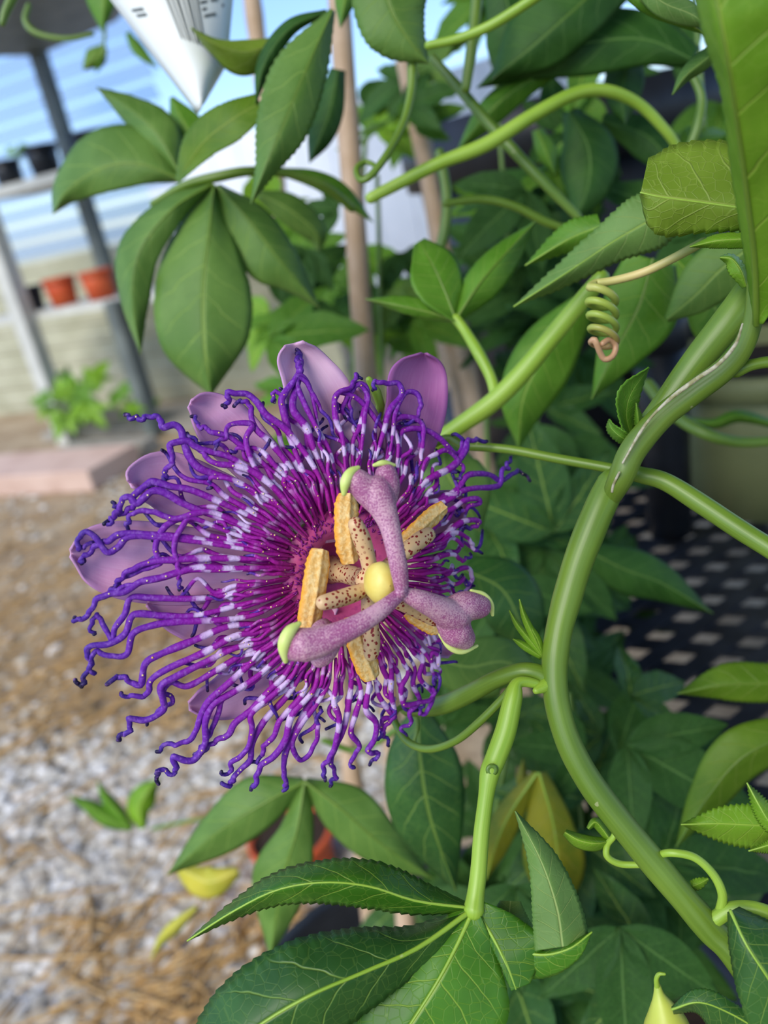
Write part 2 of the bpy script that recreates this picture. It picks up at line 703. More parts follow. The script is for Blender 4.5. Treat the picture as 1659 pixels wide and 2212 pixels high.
wall = bpy.data.objects.new('wall_left', None)
COL.objects.link(wall)
wall.location = S0 + SN * .55
structure(wall)
WC = S0 + SN * .55
wl0, wl1 = -.9, 1.8                   # extent along SD
for i in range(8):
    z0 = .005 + i * .095
    box('plank', WC + SD * ((wl0 + wl1) / 2) + Z * (z0 + .046), SD * ((wl1 - wl0) / 2), SN * .010 + Z * .006, Z * .045 - SN * .008, M['board'], wall)
for i in range(16):
    z0 = .785 + i * .085
    box('slat', WC + SD * .75 + Z * (z0 + .03), SD * 1.05, SN * .003, Z * .030 - SN * .014, M['slat'], wall)

shelf = thing('shelving_unit', 'grey metal nursery shelving with three tiers of pots by the slatted wall', 'shelf', S0 + SD * .1)
# posts
def upright(name, x0, y0, x1, wd, back, parent, mat, zt=None):
    a = PS(x0, y0, back)
    top = zt if zt else a.z
    bot = 0.0
    c = Vector((a.x, a.y, (top + bot) / 2))
    return box(name, c, SD * wd, SN * wd, Z * (top - bot) / 2, M[mat], parent, .003)


pa = upright('post', 82, 115, 0, .028, .30, shelf, 'metal_dark')
upright('post', 20, 600, 0, .036, -.055, shelf, 'metal', 1.02)
upright('post', 255, 690, 0, .028, -.047, shelf, 'metal_dark', .572)


def board(y_l, x_l, y_r, x_r, back, depth, th, mat='wood_grey'):
    a, b = PS(x_l, y_l, back), PS(x_r, y_r, back)
    z = (a.z + b.z) / 2
    c = (a + b) / 2
    c.z = z
    hl = abs((b - a).dot(SD)) / 2
    return box('shelf_board', c + SN * depth / 2 - Z * th / 2, SD * hl, SN * depth / 2, Z * th / 2, M[mat], shelf), z


_, z_up = board(428, -60, 300, 340, -.02, .34, .035, 'metal')
_, z_red = board(690, -40, 622, 420, -.02, .30, .03, 'metal')
_, z_low = board(944, 90, 904, 420, -.02, .34, .04, 'wood_grey')
print('shelf heights', z_up, z_red, z_low)
# wide roof board on top, seen from below
zt = pa.location.z
ztop = PS(82, 118, .30).z
rp = [PZ(80, 121, ztop), PZ(250, 46, ztop), PZ(330, -40, ztop), PZ(240, -240, ztop), PZ(-300, -200, ztop), PZ(-330, 128, ztop)]
V = [p.copy() for p in rp] + [p + Z * .05 for p in rp]
n_ = len(rp)
mesh_obj('roof_board', V, [tuple(range(n_)), tuple(reversed(range(n_, 2 * n_)))] + [(i, (i + 1) % n_, n_ + (i + 1) % n_, n_ + i) for i in range(n_)], [(0, 0)] * 2 * n_, M['metal_dark'], shelf, False)


def pot(name, label, c, rt, rb, h, mat, cat='pot', group=None, soil=True, plant=None):
    t_ = thing(name, label, cat, c, group)
    if (c - S0).length < 1.2:
        rt, rb, h = rt * .86, rb * .86, h * .86
    th = .0025 if rt < .1 else .004
    v, f, u = lathe_data([(.0001, 0), (rb, 0), (rb + (rt - rb) * .5, h * .5), (rt, h), (rt - th, h), (rb + (rt - rb) * .5 - th, h * .5), (rb - th, th), (.0001, th)], c, Z, X, Y, 32)
    mesh_obj('body', v, f, u, M[mat], t_)
    v, f, u = lathe_data([(rt, h * .84), (rt * 1.05, h * .845), (rt * 1.07, h), (rt * .99, h * 1.005), (rt * .985, h * .86)], c, Z, X, Y, 32)
    mesh_obj('rim', v, f, u, M[mat], t_)
    if soil:
        v, f, u = lathe_data([(.0001, h * .9), (rt * .5, h * .91), (rt * .965, h * .88)], c, Z, X, Y, 24)
        mesh_obj('soil', v, f, u, M['soil'], t_)
    return t_


def shelf_pt(x, y, z, back):
    p = PS(x, y, back)
    return Vector((p.x, p.y, z))


pk = [(25, 395, 'black nursery pot on upper shelf farthest along from the grey post'), (102, 372, 'larger black nursery pot on upper shelf beside the grey post'),
      (200, 330, 'black nursery pot on upper shelf partly behind the lobed leaf')]
up_pots = []
for (x, y, lb) in pk:
    up_pots.append(pot('nursery_pot', lb, shelf_pt(x, y, z_up, .10), .078 if x > 60 else .068, .06, .135 if x > 60 else .115, 'black_plastic', group='black pots on the upper shelf'))
pot('nursery_pot', 'small black nursery pot beside the terracotta pots on middle shelf', shelf_pt(82, 690, z_red, .09), .068, .055, .12, 'black_plastic')
pot('terracotta_pot', 'terracotta coloured pot between black pot and another terracotta pot', shelf_pt(150, 678, z_red, .09), .078, .062, .135, 'terracotta', group='terracotta pots on the middle shelf')
pot('terracotta_pot', 'terracotta coloured pot at the end beside the long drooping leaf', shelf_pt(226, 655, z_red, .09), .078, .062, .135, 'terracotta', group='terracotta pots on the middle shelf')

# timber on the ground
a, b = PZ(-80, 1050, 0), PZ(258, 1030, 0)
d_ = (b - a).normalized()
nrm_ = Z.cross(d_)
o = box('timber_sleeper', (a + b) / 2 + Z * .04, d_ * (b - a).length / 2, nrm_ * .14, Z * .04, M['pale_timber'], None, .006)
tag(o, 'pale pinkish timber sleeper lying on the straw before the shelving', 'timber')
tag(box('wood_batten', PZ(240, 985, 0) + Z * .03, SD * .22, SN * .05, Z * .03, M['wood_grey'], None, .004), 'weathered grey wooden batten on the ground under the low shelf', 'timber')

# white building behind
wb = bpy.data.objects.new('wall_back', None)
COL.objects.link(wb)
structure(wb)
BC = PZ(760, 640, 0)
BC = Vector((BC.x, 5.2, 0))
wb.location = BC
WD, WN = Vector((.71, -.70, 0)).normalized(), Vector((-.70, -.71, 0)).normalized()
for i in range(13):
    box('wall_panel', BC + WD * (-1.7 + i * .27) + Z * .62, WD * .132, WN * .012, Z * .62, M['white_panel'], wb, .004)

# ---- mesh bench on the right with pots
ZB = P(1600, 1600, 45).z
bl = PZ(1240, 1620, ZB).x + .045
bench = thing('mesh_bench', 'black metal mesh bench top on dark legs under the nursery pots', 'bench', (bl + .5, .7, 0))
bx0, bx1, by0, by1 = bl, bl + .95, .10, 1.25
M['mesh'] = plain_mat('black_mesh', '#24262b', '#2e3137', 40, .45, .1, .0005)
L_ = .030
seg = []
for sgn in (1, -1):
    k = -60
    while k < 60:
        # line y = by0 + sgn*0.6*(x-bx0) + k*L_
        xs = []
        x0_, x1_ = bx0, bx1
        ya = (by0 if sgn > 0 else by0) + sgn * .6 * (x0_ - bx0) + k * L_
        yb = by0 + sgn * .6 * (x1_ - bx0) + k * L_
        t0, t1 = 0.0, 1.0
        dy = yb - ya
        for lim, s2 in ((by0, 1), (by1, -1)):
            fa, fb = s2 * (ya - lim), s2 * (yb - lim)
            if fa < 0 and fb < 0:
                t0, t1 = 1, 0
                break
            if fa < 0:
                t0 = max(t0, fa / (fa - fb))
            if fb < 0:
                t1 = min(t1, fa / (fa - fb))
        if t1 > t0 + .01:
            A = Vector((x0_ + (x1_ - x0_) * t0, ya + dy * t0, ZB))
            B = Vector((x0_ + (x1_ - x0_) * t1, ya + dy * t1, ZB))
            d = (B - A).normalized()
            box('mesh_bar', (A + B) / 2 + Z * (-.0016 if sgn > 0 else -.0040), d * (B - A).length / 2, Z.cross(d) * .0058, Z * .0012, M['mesh'], bench)
        k += 1
for yy in (by0, by1):
    box('frame_rail', ((bx0 + bx1) / 2, yy, ZB - .02), X * .475, Y * .012, Z * .018, M['mesh'], bench)
for xx in (bx0, bx1):
    box('frame_rail', (xx, (by0 + by1) / 2, ZB - .02), X * .012, Y * .575, Z * .018, M['mesh'], bench)
for xx in (bx0 + .03, bx1 - .03):
    for yy in (by0 + .03, by1 - .03):
        box('leg', (xx, yy, (ZB - .035) / 2), X * .018, Y * .018, Z * (ZB - .035) / 2, M['mesh'], bench)


def on_bench(x, d):
    p = P(x, 1000, d)
    return Vector((p.x, p.y, ZB))


c1 = on_bench(1300, 96)
pot('nursery_pot', 'large black nursery pot standing on mesh bench behind the arching stem', c1, .165, .135, .36, 'black_plastic')
c2 = on_bench(1800, 114)
pot('nursery_pot', 'tall black nursery pot on bench behind the coiled tendril', c2, .15, .12, .33, 'black_plastic')
c3 = on_bench(1665, 72)
pot('pale_pot', 'pale olive plastic pot on bench behind the thick green vine', c3, .085, .07, .13, 'pale_pot')
c4 = on_bench(1440, 67)
pot('narrow_pot', 'narrow black tube pot on bench beside the pale olive pot', c4, .021, .018, .19, 'black_plastic')

# ---- bamboo stakes and the pot they stand in
def stake(x0, y0, d0, x1, y1, d1, rad, label):
    a, b = P(x0, y0, d0), P(x1, y1, d1)
    dr = (b - a).normalized()
    a2 = a - dr * .25
    tz = (a2.z - .03) / -dr.z
    b2 = a2 + dr * tz
    n_ = 60
    pts, rr = [], []
    for i in range(n_):
        t = i / (n_ - 1)
        pts.append(a2 + (b2 - a2) * t)
        node = math.exp(-(((t * 9) % 1 - .5) / .05) ** 2)
        rr.append(rad * (1 + .16 * node))
    o = tube('bamboo_stake', pts, rr, M['bamboo'], None, 12)
    tag(o, label, 'stake', 'bamboo stakes holding up the vines')
    return b2


b1 = stake(738, 80, 44, 790, 800, 46, .0061, 'thick tan bamboo stake rising behind the topmost petals')
b2 = stake(905, 230, 55, 940, 480, 56, .0058, 'brown bamboo stake beside the three-lobed leaf with green stem before it')
b3 = stake(622, 600, 60, 640, 740, 60, .0066, 'pale bamboo stake behind the broad hanging leaf')
b4 = stake(1000, 760, 52, 1050, 1010, 52, .0058, 'shaded bamboo stake crossing behind the flower stalk')
cen = (b1 + b2 + b4) / 3
pot('nursery_pot', 'wide black nursery pot on the ground holding the bamboo stakes', Vector((-.015, .322, 0)), .185, .155, .28, 'black_plastic')
pot('terracotta_pot', 'terracotta pot on the ground behind the blurred three-lobed leaf', Vector((PZ(655, 1890, 0).x, PZ(655, 1890, 0).y, 0)), .052, .042, .075, 'terracotta')

# ---- plant tag with bar code
TA, TB = P(372, -60, 28.6), P(435, 245, 28)
tg = thing('plant_tag', 'white plastic plant tag with printed bar code tucked among leaves', 'label', TB)
NU, NV = 20, 10
V, Fc, U = [], [], []
for i in range(NU):
    t = i / (NU - 1)
    xl, xr = 205 + 222 * t, 512 - 30 * t
    if t > .75:
        xr = 489.5 - (t - .75) * 4 * 45
    yy = -45 + 290 * t
    for j in range(NV):
        q = j / (NV - 1)
        V.append(P(xl + (xr - xl) * q, yy - 50 * q * (1 - t * .4), 28.6 - .8 * t + 1.2 * (2 * q - .9) ** 2))
        U.append((t, q))
for i in range(NU - 1):
    for j in range(NV - 1):
        Fc.append((i * NV + j, i * NV + j + 1, (i + 1) * NV + j + 1, (i + 1) * NV + j))
solid(mesh_obj('tag_sheet', V, Fc, U, M['tag'], tg), .0006)


def tag_pt(t, q, lift=.06):
    xl, xr = 205 + 222 * t, 512 - 30 * t
    if t > .75:
        xr = 489.5 - (t - .75) * 4 * 45
    yy = -45 + 290 * t
    return P(xl + (xr - xl) * q, yy - 50 * q * (1 - t * .4), 28.6 - .8 * t + 1.2 * (2 * q - .9) ** 2 - lift)


bars = [(.0, 3), (.16, 2), (.30, 4), (.50, 2), (.64, 4), (.82, 2), (.95, 3)]
for q0, wd in bars:
    qa = .42 + .26 * q0
    qb = qa + .006 * wd
    V = [tag_pt(.10 + .28 * q0 * .35, qa), tag_pt(.10 + .28 * q0 * .35, qb), tag_pt(.50 + .10 * q0, qb), tag_pt(.50 + .10 * q0, qa)]
    mesh_obj('barcode_bar', V, [(0, 1, 2, 3)], None, M['tag_print'], tg, False)
for k, (t0, q0, q1) in enumerate([(.22, .70, .90), (.27, .70, .86), (.32, .71, .92), (.37, .72, .84), (.24, .10, .20), (.28, .11, .2)]):
    V = [tag_pt(t0, q0), tag_pt(t0, q1), tag_pt(t0 + .022, q1), tag_pt(t0 + .022, q0)]
    mesh_obj('print_line', V, [(0, 1, 2, 3)], None, M['tag_print'], tg, False)

# ================================================================== vines
# ---- the vine that carries the flower
vine = thing('passion_vine', 'thick green passion vine stem winding beside the flower with lobed leaves and tendrils', 'vine', P(1760, 2330, 17))
stem('stem', [(1322, 1042, 18.6), (1290, 1110, 18.5), (1252, 1205, 18.5), (1226, 1290, 18.5), (1206, 1370, 18.4), (1198, 1450, 18.3), (1206, 1530, 18.2), (1232, 1612, 18.1), (1276, 1692, 18.0),
              (1335, 1770, 17.9), (1402, 1852, 17.8), (1472, 1935, 17.7), (1535, 2008, 17.6), (1600, 2080, 17.4), (1760, 2330, 17)],
     [62, 68, 66, 62, 58, 56, 56, 56, 58, 58, 60, 60, 62, 62, 60], M['stem'], vine, 18, 110, .05)
stem('stem', [(1322, 1070, 18.4), (1342, 1030, 18.0), (1368, 972, 17.9), (1425, 905, 17.8), (1495, 850, 17.6), (1560, 802, 17.3), (1602, 755, 17.0), (1626, 690, 16.7), (1632, 600, 16.4), (1628, 500, 16.0)],
     [44, 56, 58, 56, 54, 52, 46, 40, 34, 28], M['stem_dull'], vine, 16, 80, .04)
stem('stem', [(1330, 1030, 19.2), (1385, 945, 18.9), (1440, 868, 18.7), (1515, 768, 18.5), (1585, 680, 18.3), (1640, 600, 18.2), (1700, 520, 18.0)],
     [40, 52, 56, 66, 72, 66, 60], M['stem'], vine, 16, 60, .03)
# papery scar line where the two stems press together
stem('scar', [(1345, 1000, 17.55), (1392, 920, 17.4), (1440, 868, 17.25), (1500, 822, 17.05), (1550, 788, 16.8), (1588, 745, 16.5), (1604, 700, 16.2)], [5, 8, 9, 11, 11, 8, 4], M['scar'], vine, 6, 60, .4)
stem('scar', [(1322, 1062, 18.0), (1326, 1045, 17.85), (1338, 1020, 17.6)], [8, 7, 5], M['scar'], vine, 6, 16, .4)
# petiole towards the right, and the one leaving above it
stem('petiole', [(1330, 1015, 19.3), (1385, 1026, 19.0), (1440, 1042, 18.8), (1520, 1092, 18.4), (1600, 1145, 18.0), (1680, 1195, 17.6), (1780, 1260, 17)], [26, 36, 40, 44, 44, 44, 42], M['stem'], vine, 14, 60, .03)
stem('petiole', [(1590, 800, 17.4), (1625, 788, 17.3), (1670, 782, 17.2), (1740, 790, 17)], [34, 26, 26, 26], M['stem'], vine, 10)
stem('petiole', [(1190, 1478, 18.4), (1165, 1455, 18.4), (1125, 1450, 18.5), (1075, 1466, 18.9), (1020, 1495, 19.6), (965, 1520, 20.4), (925, 1528, 21.0), (880, 1530, 21.8)], [44, 40, 38, 38, 40, 42, 40, 34], M['stem'], vine, 14, 60, .03)
stem('petiole', [(1185, 1490, 18.3), (1150, 1475, 18.2), (1118, 1476, 18.1), (1108, 1510, 18.0), (1092, 1580, 17.9), (1070, 1640, 17.8), (1058, 1670, 17.7), (1050, 1720, 17.6), (1040, 1800, 17.5), (1034, 1880, 17.4), (1028, 1930, 17.3), (1024, 1965, 17.2)],
     [20, 22, 26, 40, 46, 46, 44, 34, 34, 36, 38, 46], M['stem_lime'], vine, 14, 90, .03)
for (x, y) in ((1062, 1662),):
    v, f, u = lathe_data([(.0013, 0), (.0014, .0004), (.0008, .0006), (.0001, .0001)], P(x, y, 17.55), -FWD, RGT, UPV, 14)
    mesh_obj('leaf_gland', v, f, u, M['stem_dark'], vine)
stem('tendril', [(1112, 1478, 18.2), (1085, 1510, 18.4), (1035, 1560, 18.7), (985, 1600, 19.2), (930, 1618, 19.9), (885, 1605, 20.5), (858, 1570, 20.9), (850, 1545, 21.2), (868, 1528, 21.5), (895, 1535, 22.4), (902, 1570, 22.5), (895, 1600, 22.5)],
     [20, 18, 18, 17, 17, 17, 16, 14, 12, 10, 9, 7], M['stem'], vine, 10, 80)
stem('node', [(1195, 1470, 18.35), (1175, 1482, 18.2), (1158, 1492, 18.05)], [40, 30, 16], M['stem_lime'], vine, 10)
# young three-pointed shoot
sh = [((1172, 1420, 18.4), (1150, 1390, 18.3), (1118, 1350, 18.3), (1100, 1318, 18.3)), ((1172, 1418, 18.4), (1150, 1370, 18.2), (1132, 1330, 18.1), (1122, 1294, 18.1)),
      ((1172, 1420, 18.4), (1162, 1385, 18.3), (1150, 1362, 18.2), (1142, 1343, 18.2)), ((1170, 1420, 18.4), (1140, 1400, 18.3), (1122, 1388, 18.3), (1108, 1380, 18.3))]
for s_ in sh:
    leaf(vine, 'leaf_bright', [(list(s_), [(5, 5), (8, 8), (6, 6), (0, 0)], (.1, .1))], nu=16, wave=.02)
# crumpled young leaf in the fork
leaf(vine, 'leaf_mid', [([(1365, 950, 18.7), (1352, 900, 18.4), (1362, 850, 18.2), (1402, 793, 18.3)], [(8, 10), (16, 22), (26, 22), (0, 0)], (-.3, .3)),
                        ([(1370, 955, 18.6), (1345, 945, 18.3), (1322, 925, 18.4), (1316, 905, 18.6)], [(6, 8), (14, 14), (12, 10), (0, 0)], (.3, -.2)),
                        ([(1378, 940, 18.5), (1378, 905, 18.3), (1374, 870, 18.2)], [(5, 6), (8, 10), (0, 0)], (.2, .2))], serr=3, nu=50, teeth=14)
# bottom three-lobed leaf
b_ = (1024, 1962, 17.2)
leaf(vine, 'leaf_rich', [([b_, (900, 1946, 16.9), (800, 1915, 16.6), (700, 1906, 16.5), (600, 1922, 16.6), (505, 1968, 16.8), (405, 2032, 17.1)],
                          [(6, 5), (30, 46), (48, 56), (46, 48), (34, 36), (17, 18), (0, 0)], (.5, .7))], serr=5, nu=150, teeth=34, midrib=7)
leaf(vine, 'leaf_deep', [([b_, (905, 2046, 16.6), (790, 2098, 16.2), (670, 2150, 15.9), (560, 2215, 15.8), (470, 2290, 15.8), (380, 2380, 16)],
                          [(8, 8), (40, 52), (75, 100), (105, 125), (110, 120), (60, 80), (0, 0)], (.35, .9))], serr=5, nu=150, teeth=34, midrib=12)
leaf(vine, 'leaf_rich', [([b_, (988, 2040, 16.9), (948, 2115, 16.65), (898, 2195, 16.5), (842, 2280, 16.4), (770, 2400, 16.4)],
                          [(10, 30), (104, 66), (172, 95), (150, 110), (110, 100), (0, 0)], (-.05, .5)),
                         ([b_, (1062, 2020, 16.98), (1090, 2076, 16.74), (1114, 2136, 16.6)], [(26, 8), (70, 12), (92, 12), (34, 10)], (.05, .02)),
                         ([b_, (1090, 2036, 17.0), (1162, 2062, 16.7), (1228, 2050, 16.45), (1278, 2014, 16.5)], [(10, 20), (18, 50), (18, 52), (18, 32), (0, 0)], (.35, .05))], serr=2, nu=110, teeth=24, midrib=11)
leaf(vine, 'leaf_grey', [([(1215, 2045, 16.5), (1202, 1960, 16.8), (1168, 1860, 17.2), (1113, 1752, 17.5)], [(60, 60), (54, 52), (28, 36), (0, 0)], (.2, .3))], serr=3, nu=90, teeth=24,
     label='upturned grey-green lobe')
leaf(vine, 'leaf_grey', [([(1110, 2045, 17.7), (1100, 1995, 17.9), (1102, 1946, 18)], [(45, 48), (44, 46), (22, 22)], (.1, .1))], serr=3, nu=60, teeth=14)
# curled pair and tendril by the lower stem
stem('tendril', [(1385, 1868, 18.2), (1340, 1866, 18.3), (1312, 1850, 18.3), (1312, 1825, 18.3), (1325, 1808, 18.2), (1330, 1790, 18.2)], [14, 15, 15, 14, 13, 10], M['stem_lime'], vine, 9, 50)
leaf(vine, 'leaf_bright', [([(1318, 1818, 18.3), (1285, 1822, 18.1), (1250, 1815, 18.1), (1220, 1798, 18.2)], [(8, 8), (16, 14), (16, 14), (6, 6)], (.3, .3)),
                           ([(1318, 1815, 18.3), (1300, 1790, 18.4), (1285, 1776, 18.4), (1270, 1790, 18.4)], [(8, 8), (10, 10), (10, 9), (3, 3)], (.2, .2))], nu=30)
stem('tendril', [(1418, 1848, 17.8), (1450, 1842, 17.5), (1500, 1852, 17.4), (1540, 1888, 17.4), (1560, 1930, 17.4), (1556, 1965, 17.5), (1548, 1985, 17.6)], [16, 17, 18, 19, 20, 22, 22], M['stem_lime'], vine, 10, 60)
stem('petiole', [(1545, 1985, 17.5), (1580, 1965, 17.4), (1630, 1965, 17.2), (1690, 1985, 17)], [34, 34, 36, 36], M['stem_lime'], vine, 10)
leaf(vine, 'leaf_bright', [([(1494, 1915, 17.9), (1510, 1908, 17.9), (1530, 1898, 17.9)], [(12, 10), (12, 12), (2, 2)], (.1, .1))], serr=4, nu=30, teeth=6)
# dark leaf in the lower corner and its lower neighbour
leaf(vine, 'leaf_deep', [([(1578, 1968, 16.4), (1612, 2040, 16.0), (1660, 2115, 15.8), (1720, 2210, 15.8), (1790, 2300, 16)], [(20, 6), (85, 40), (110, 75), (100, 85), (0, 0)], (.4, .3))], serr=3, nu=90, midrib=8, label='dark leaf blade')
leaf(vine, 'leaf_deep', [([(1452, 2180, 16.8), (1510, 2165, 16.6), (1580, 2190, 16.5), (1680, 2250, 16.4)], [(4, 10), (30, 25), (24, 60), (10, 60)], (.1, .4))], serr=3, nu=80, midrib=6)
# fresh serrated leaflets at the right edge
leaf(vine, 'leaf_bright', [([(1700, 1776, 18.8), (1640, 1782, 18.9), (1555, 1779, 19.0), (1472, 1781, 19.2)], [(20, 20), (50, 44), (38, 36), (0, 0)], (.3, .2)),
                           ([(1710, 1830, 18.6), (1665, 1780, 18.6), (1640, 1740, 18.7), (1614, 1692, 18.9)], [(8, 8), (18, 26), (16, 20), (0, 0)], (.2, .2)),
                           ([(1720, 1800, 18.5), (1670, 1822, 18.4), (1618, 1838, 18.5)], [(20, 14), (20, 10), (0, 0)], (.2, .1))], serr=6, nu=110, teeth=22, midrib=4)
# folded leaf seen from below
leaf(vine, 'leaf_under', [([(1650, 456, 16.6), (1600, 449, 16.8), (1520, 438, 17.0), (1430, 426, 17.1), (1384, 416, 17.2)], [(40, 80), (50, 132), (66, 136), (80, 112), (6, 76)], (.5, .7))],
     serr=5, nu=110, teeth=13, midrib=8, label='folded leaf showing its pale veined underside')
leaf(vine, 'leaf_bright', [([(1610, 516, 17.0), (1550, 520, 17.2), (1490, 533, 17.5)], [(20, 14), (16, 14), (0, 0)], (.2, .2))], serr=2, nu=50)
leaf(vine, 'leaf_bright', [([(1612, 620, 17.0), (1600, 585, 16.9), (1580, 560, 17.0), (1556, 556, 17.1)], [(8, 5), (24, 12), (18, 10), (2, 2)], (.3, .3))], serr=3, nu=40, teeth=10)
# long near leaf along the right edge
leaf(vine, 'leaf_bright', [([(1634, 700, 16.2), (1630, 560, 15.0), (1608, 380, 13.6), (1582, 200, 12.5), (1556, 50, 11.9), (1520, -150, 11.5)], [(6, 14), (20, 110), (26, 170), (24, 190), (42, 190), (50, 120)], (.7, -.2))],
     serr=3, nu=90, midrib=16, label='long blurred leaf along its bright midrib', ribmat='stem')
# coiled tendril
co = [(1520, 522, 19.0), (1450, 560, 19.3), (1390, 588, 19.6), (1330, 605, 19.8), (1285, 612, 19.9)]
pts = [P(*a) for a in cr(co, 20)]
cc = [(1299, 640), (1302, 740)]
k0 = 20
for i in range(1, 66):
    t = i / 65
    a = math.radians(190) + t * 2 * math.pi * 4.1
    cx, cy = 1299 + 6 * t, 630 + 118 * t
    rx, ry = 30 - 2 * t, 12
    pts.append(P(cx + rx * math.cos(a), cy - ry * math.sin(a) * -1 - 6 * math.cos(a) * -1, 19.9 + .34 * math.sin(a)))
for a in [(1300, 770, 19.9), (1312, 776, 19.9), (1326, 766, 19.9), (1330, 746, 19.9), (1316, 734, 19.8), (1302, 742, 19.7)]:
    pts.append(P(*a))
pts = [Vector(a) for a in cr([tuple(p) for p in pts], 220)]
tube('tendril', pts, [.0011 * (1 - .32 * i / 219) for i in range(220)], M['tendril_dry'], vine, 9)

# ---- bud at the lower edge
bud = thing('flower_bud', 'unopened yellow-green bud with purple edge beside the dark corner leaf', 'bud', P(1425, 2300, 17))


def bud_mat():
    t = NT('bud')
    u, v = t.uv()
    c = t.ramp(u, [(0, '#5a3c88'), (.3, '#5a3c88'), (.42, '#b9bf45'), (.7, '#c0cb52'), (1, '#9db548')])
    return t.finish(c, .45, t.noise(300, 2, t.obj()), .2, .0004)


M['bud'] = bud_mat()
stem('bud_body', [(1450, 2330, 17.9), (1448, 2270, 17.9), (1440, 2215, 17.9), (1432, 2180, 17.9), (1424, 2150, 17.9), (1420, 2128, 17.9)], [60, 110, 96, 60, 26, 14], M['bud'], bud, 16, 40)
stem('awn', [(1420, 2132, 17.9), (1418, 2115, 17.8), (1424, 2104, 17.75), (1436, 2104, 17.7)], [14, 11, 9, 6], M['stem_lime'], bud, 8, 20)

# ---- the vine behind the flower to the right: one straight stem with a three-lobed leaf
v2 = thing('passion_vine', 'green vine behind the flower with bright three-lobed leaf and slanting stem', 'vine', P(930, 965, 25))
stem('stem', [(900, 985, 25.5), (985, 925, 25), (1065, 868, 24.6), (1130, 803, 24.3), (1200, 718, 24), (1265, 640, 23.7), (1300, 600, 23.5)], [34, 38, 42, 42, 40, 38, 36], M['stem_lime'], v2, 12, 60, .03)
stem('petiole', [(1072, 858, 24.6), (1060, 815, 24.8), (1035, 765, 25), (1005, 715, 25.4), (985, 688, 25.6)], [26, 24, 26, 22, 22], M['stem_lime'], v2, 10)
leaf(v2, 'leaf_mid', [([(985, 692, 25.6), (962, 632, 25.6), (936, 575, 25.8), (905, 522, 26.4)], [(5, 5), (52, 42), (56, 50), (12, 14)], (-.3, .4)),
                      ([(985, 690, 25.6), (1035, 615, 25.6), (1090, 550, 25.8), (1157, 478, 26.4)], [(8, 8), (34, 42), (28, 36), (0, 0)], (.4, .4)),
                      ([(985, 692, 25.6), (925, 674, 25.6), (860, 660, 25.7), (790, 646, 26)], [(5, 5), (16, 22), (13, 22), (0, 0)], (.3, .3))], serr=2, nu=60, midrib=8, ribmat='stem')
leaf(v2, 'leaf_grey', [([(1470, 440, 20.5), (1400, 478, 20.8), (1320, 525, 21.2), (1220, 592, 21.8), (1110, 662, 22.6)], [(40, 30), (64, 62), (44, 46), (26, 26), (0, 0)], (.5, .2))], serr=5, nu=110, teeth=26, midrib=4)
leaf(v2, 'leaf_mid', [([(1300, 488, 22.6), (1232, 515, 23), (1135, 573, 23.5)], [(38, 28), (30, 34), (0, 0)], (.4, .2))], serr=4, nu=60, teeth=14, midrib=4)
leaf(v2, 'leaf_mid', [([(1410, 560, 25.5), (1380, 660, 25.8), (1330, 755, 26), (1278, 862, 26.4)], [(52, 58), (88, 78), (58, 42), (0, 0)], (.4, .3))], nu=50, midrib=6, ribmat='stem')
leaf(v2, 'leaf_soft', [([(1640, 520, 24), (1560, 580, 24.4), (1500, 640, 24.8), (1440, 690, 25)], [(40, 40), (60, 60), (40, 50), (6, 6)], (.3, .3))], nu=40)
leaf(v2, 'leaf_mid', [([(1460, 560, 27), (1530, 640, 27), (1560, 720, 27.2), (1545, 820, 27.5)], [(30, 30), (56, 60), (50, 60), (0, 0)], (.3, .3))], nu=40)
leaf(v2, 'leaf_mid', [([(1260, 660, 27), (1180, 760, 27.5), (1130, 860, 28), (1120, 970, 28.6)], [(30, 30), (70, 60), (60, 50), (0, 0)], (.4, .4))], nu=40)
leaf(v2, 'leaf_soft', [([(960, 930, 26), (960, 1010, 26), (1000, 1080, 26), (1040, 1150, 26.5)], [(30, 30), (70, 60), (70, 50), (0, 0)], (.3, .3))], nu=40)

# ---- vine with arching stems at the top
v3 = thing('passion_vine', 'vine with arching stems and dark leaves before the large black pot', 'vine', P(820, 420, 30))
stem('stem', [(800, 428, 28.5), (870, 392, 28.3), (950, 352, 28), (1050, 312, 27.8), (1150, 250, 27.6), (1240, 203, 27.6), (1310, 196, 27.8), (1380, 225, 28.2), (1440, 285, 28.6), (1470, 330, 29)],
     [24, 26, 28, 32, 30, 28, 26, 24, 22, 18], M['stem_lime'], v3, 12, 80, .03)
stem('stem', [(935, 125, 30.5), (1000, 200, 30), (1060, 272, 29.5), (1125, 342, 29.2), (1180, 400, 29.2), (1250, 470, 29.4)], [18, 22, 24, 24, 22, 18], M['stem_dark'], v3, 10, 50, .03)
stem('stem', [(1035, -60, 29), (1028, 30, 29), (1018, 110, 29), (1006, 190, 29.2)], [26, 26, 26, 22], M['stem'], v3, 10)
stem('stem', [(925, 98, 26), (985, 85, 25.8), (1050, 60, 25.4), (1110, 25, 25), (1170, -15, 24.6)], [18, 20, 22, 23, 23], M['stem_lime'], v3, 10)
stem('stem', [(960, 440, 30), (1040, 430, 30), (1110, 445, 30), (1180, 480, 30.2), (1240, 500, 30.5)], [14, 18, 18, 18, 14], M['stem'], v3, 10)
stem('tendril', [(890, 130, 27), (888, 200, 27), (870, 270, 26.8), (835, 335, 26.6), (800, 380, 26.5), (778, 388, 26.6), (770, 365, 26.8), (790, 350, 27), (812, 362, 26.8), (800, 385, 26.6)], [22, 20, 18, 17, 16, 14, 13, 12, 10, 8], M['stem'], v3, 9, 80)
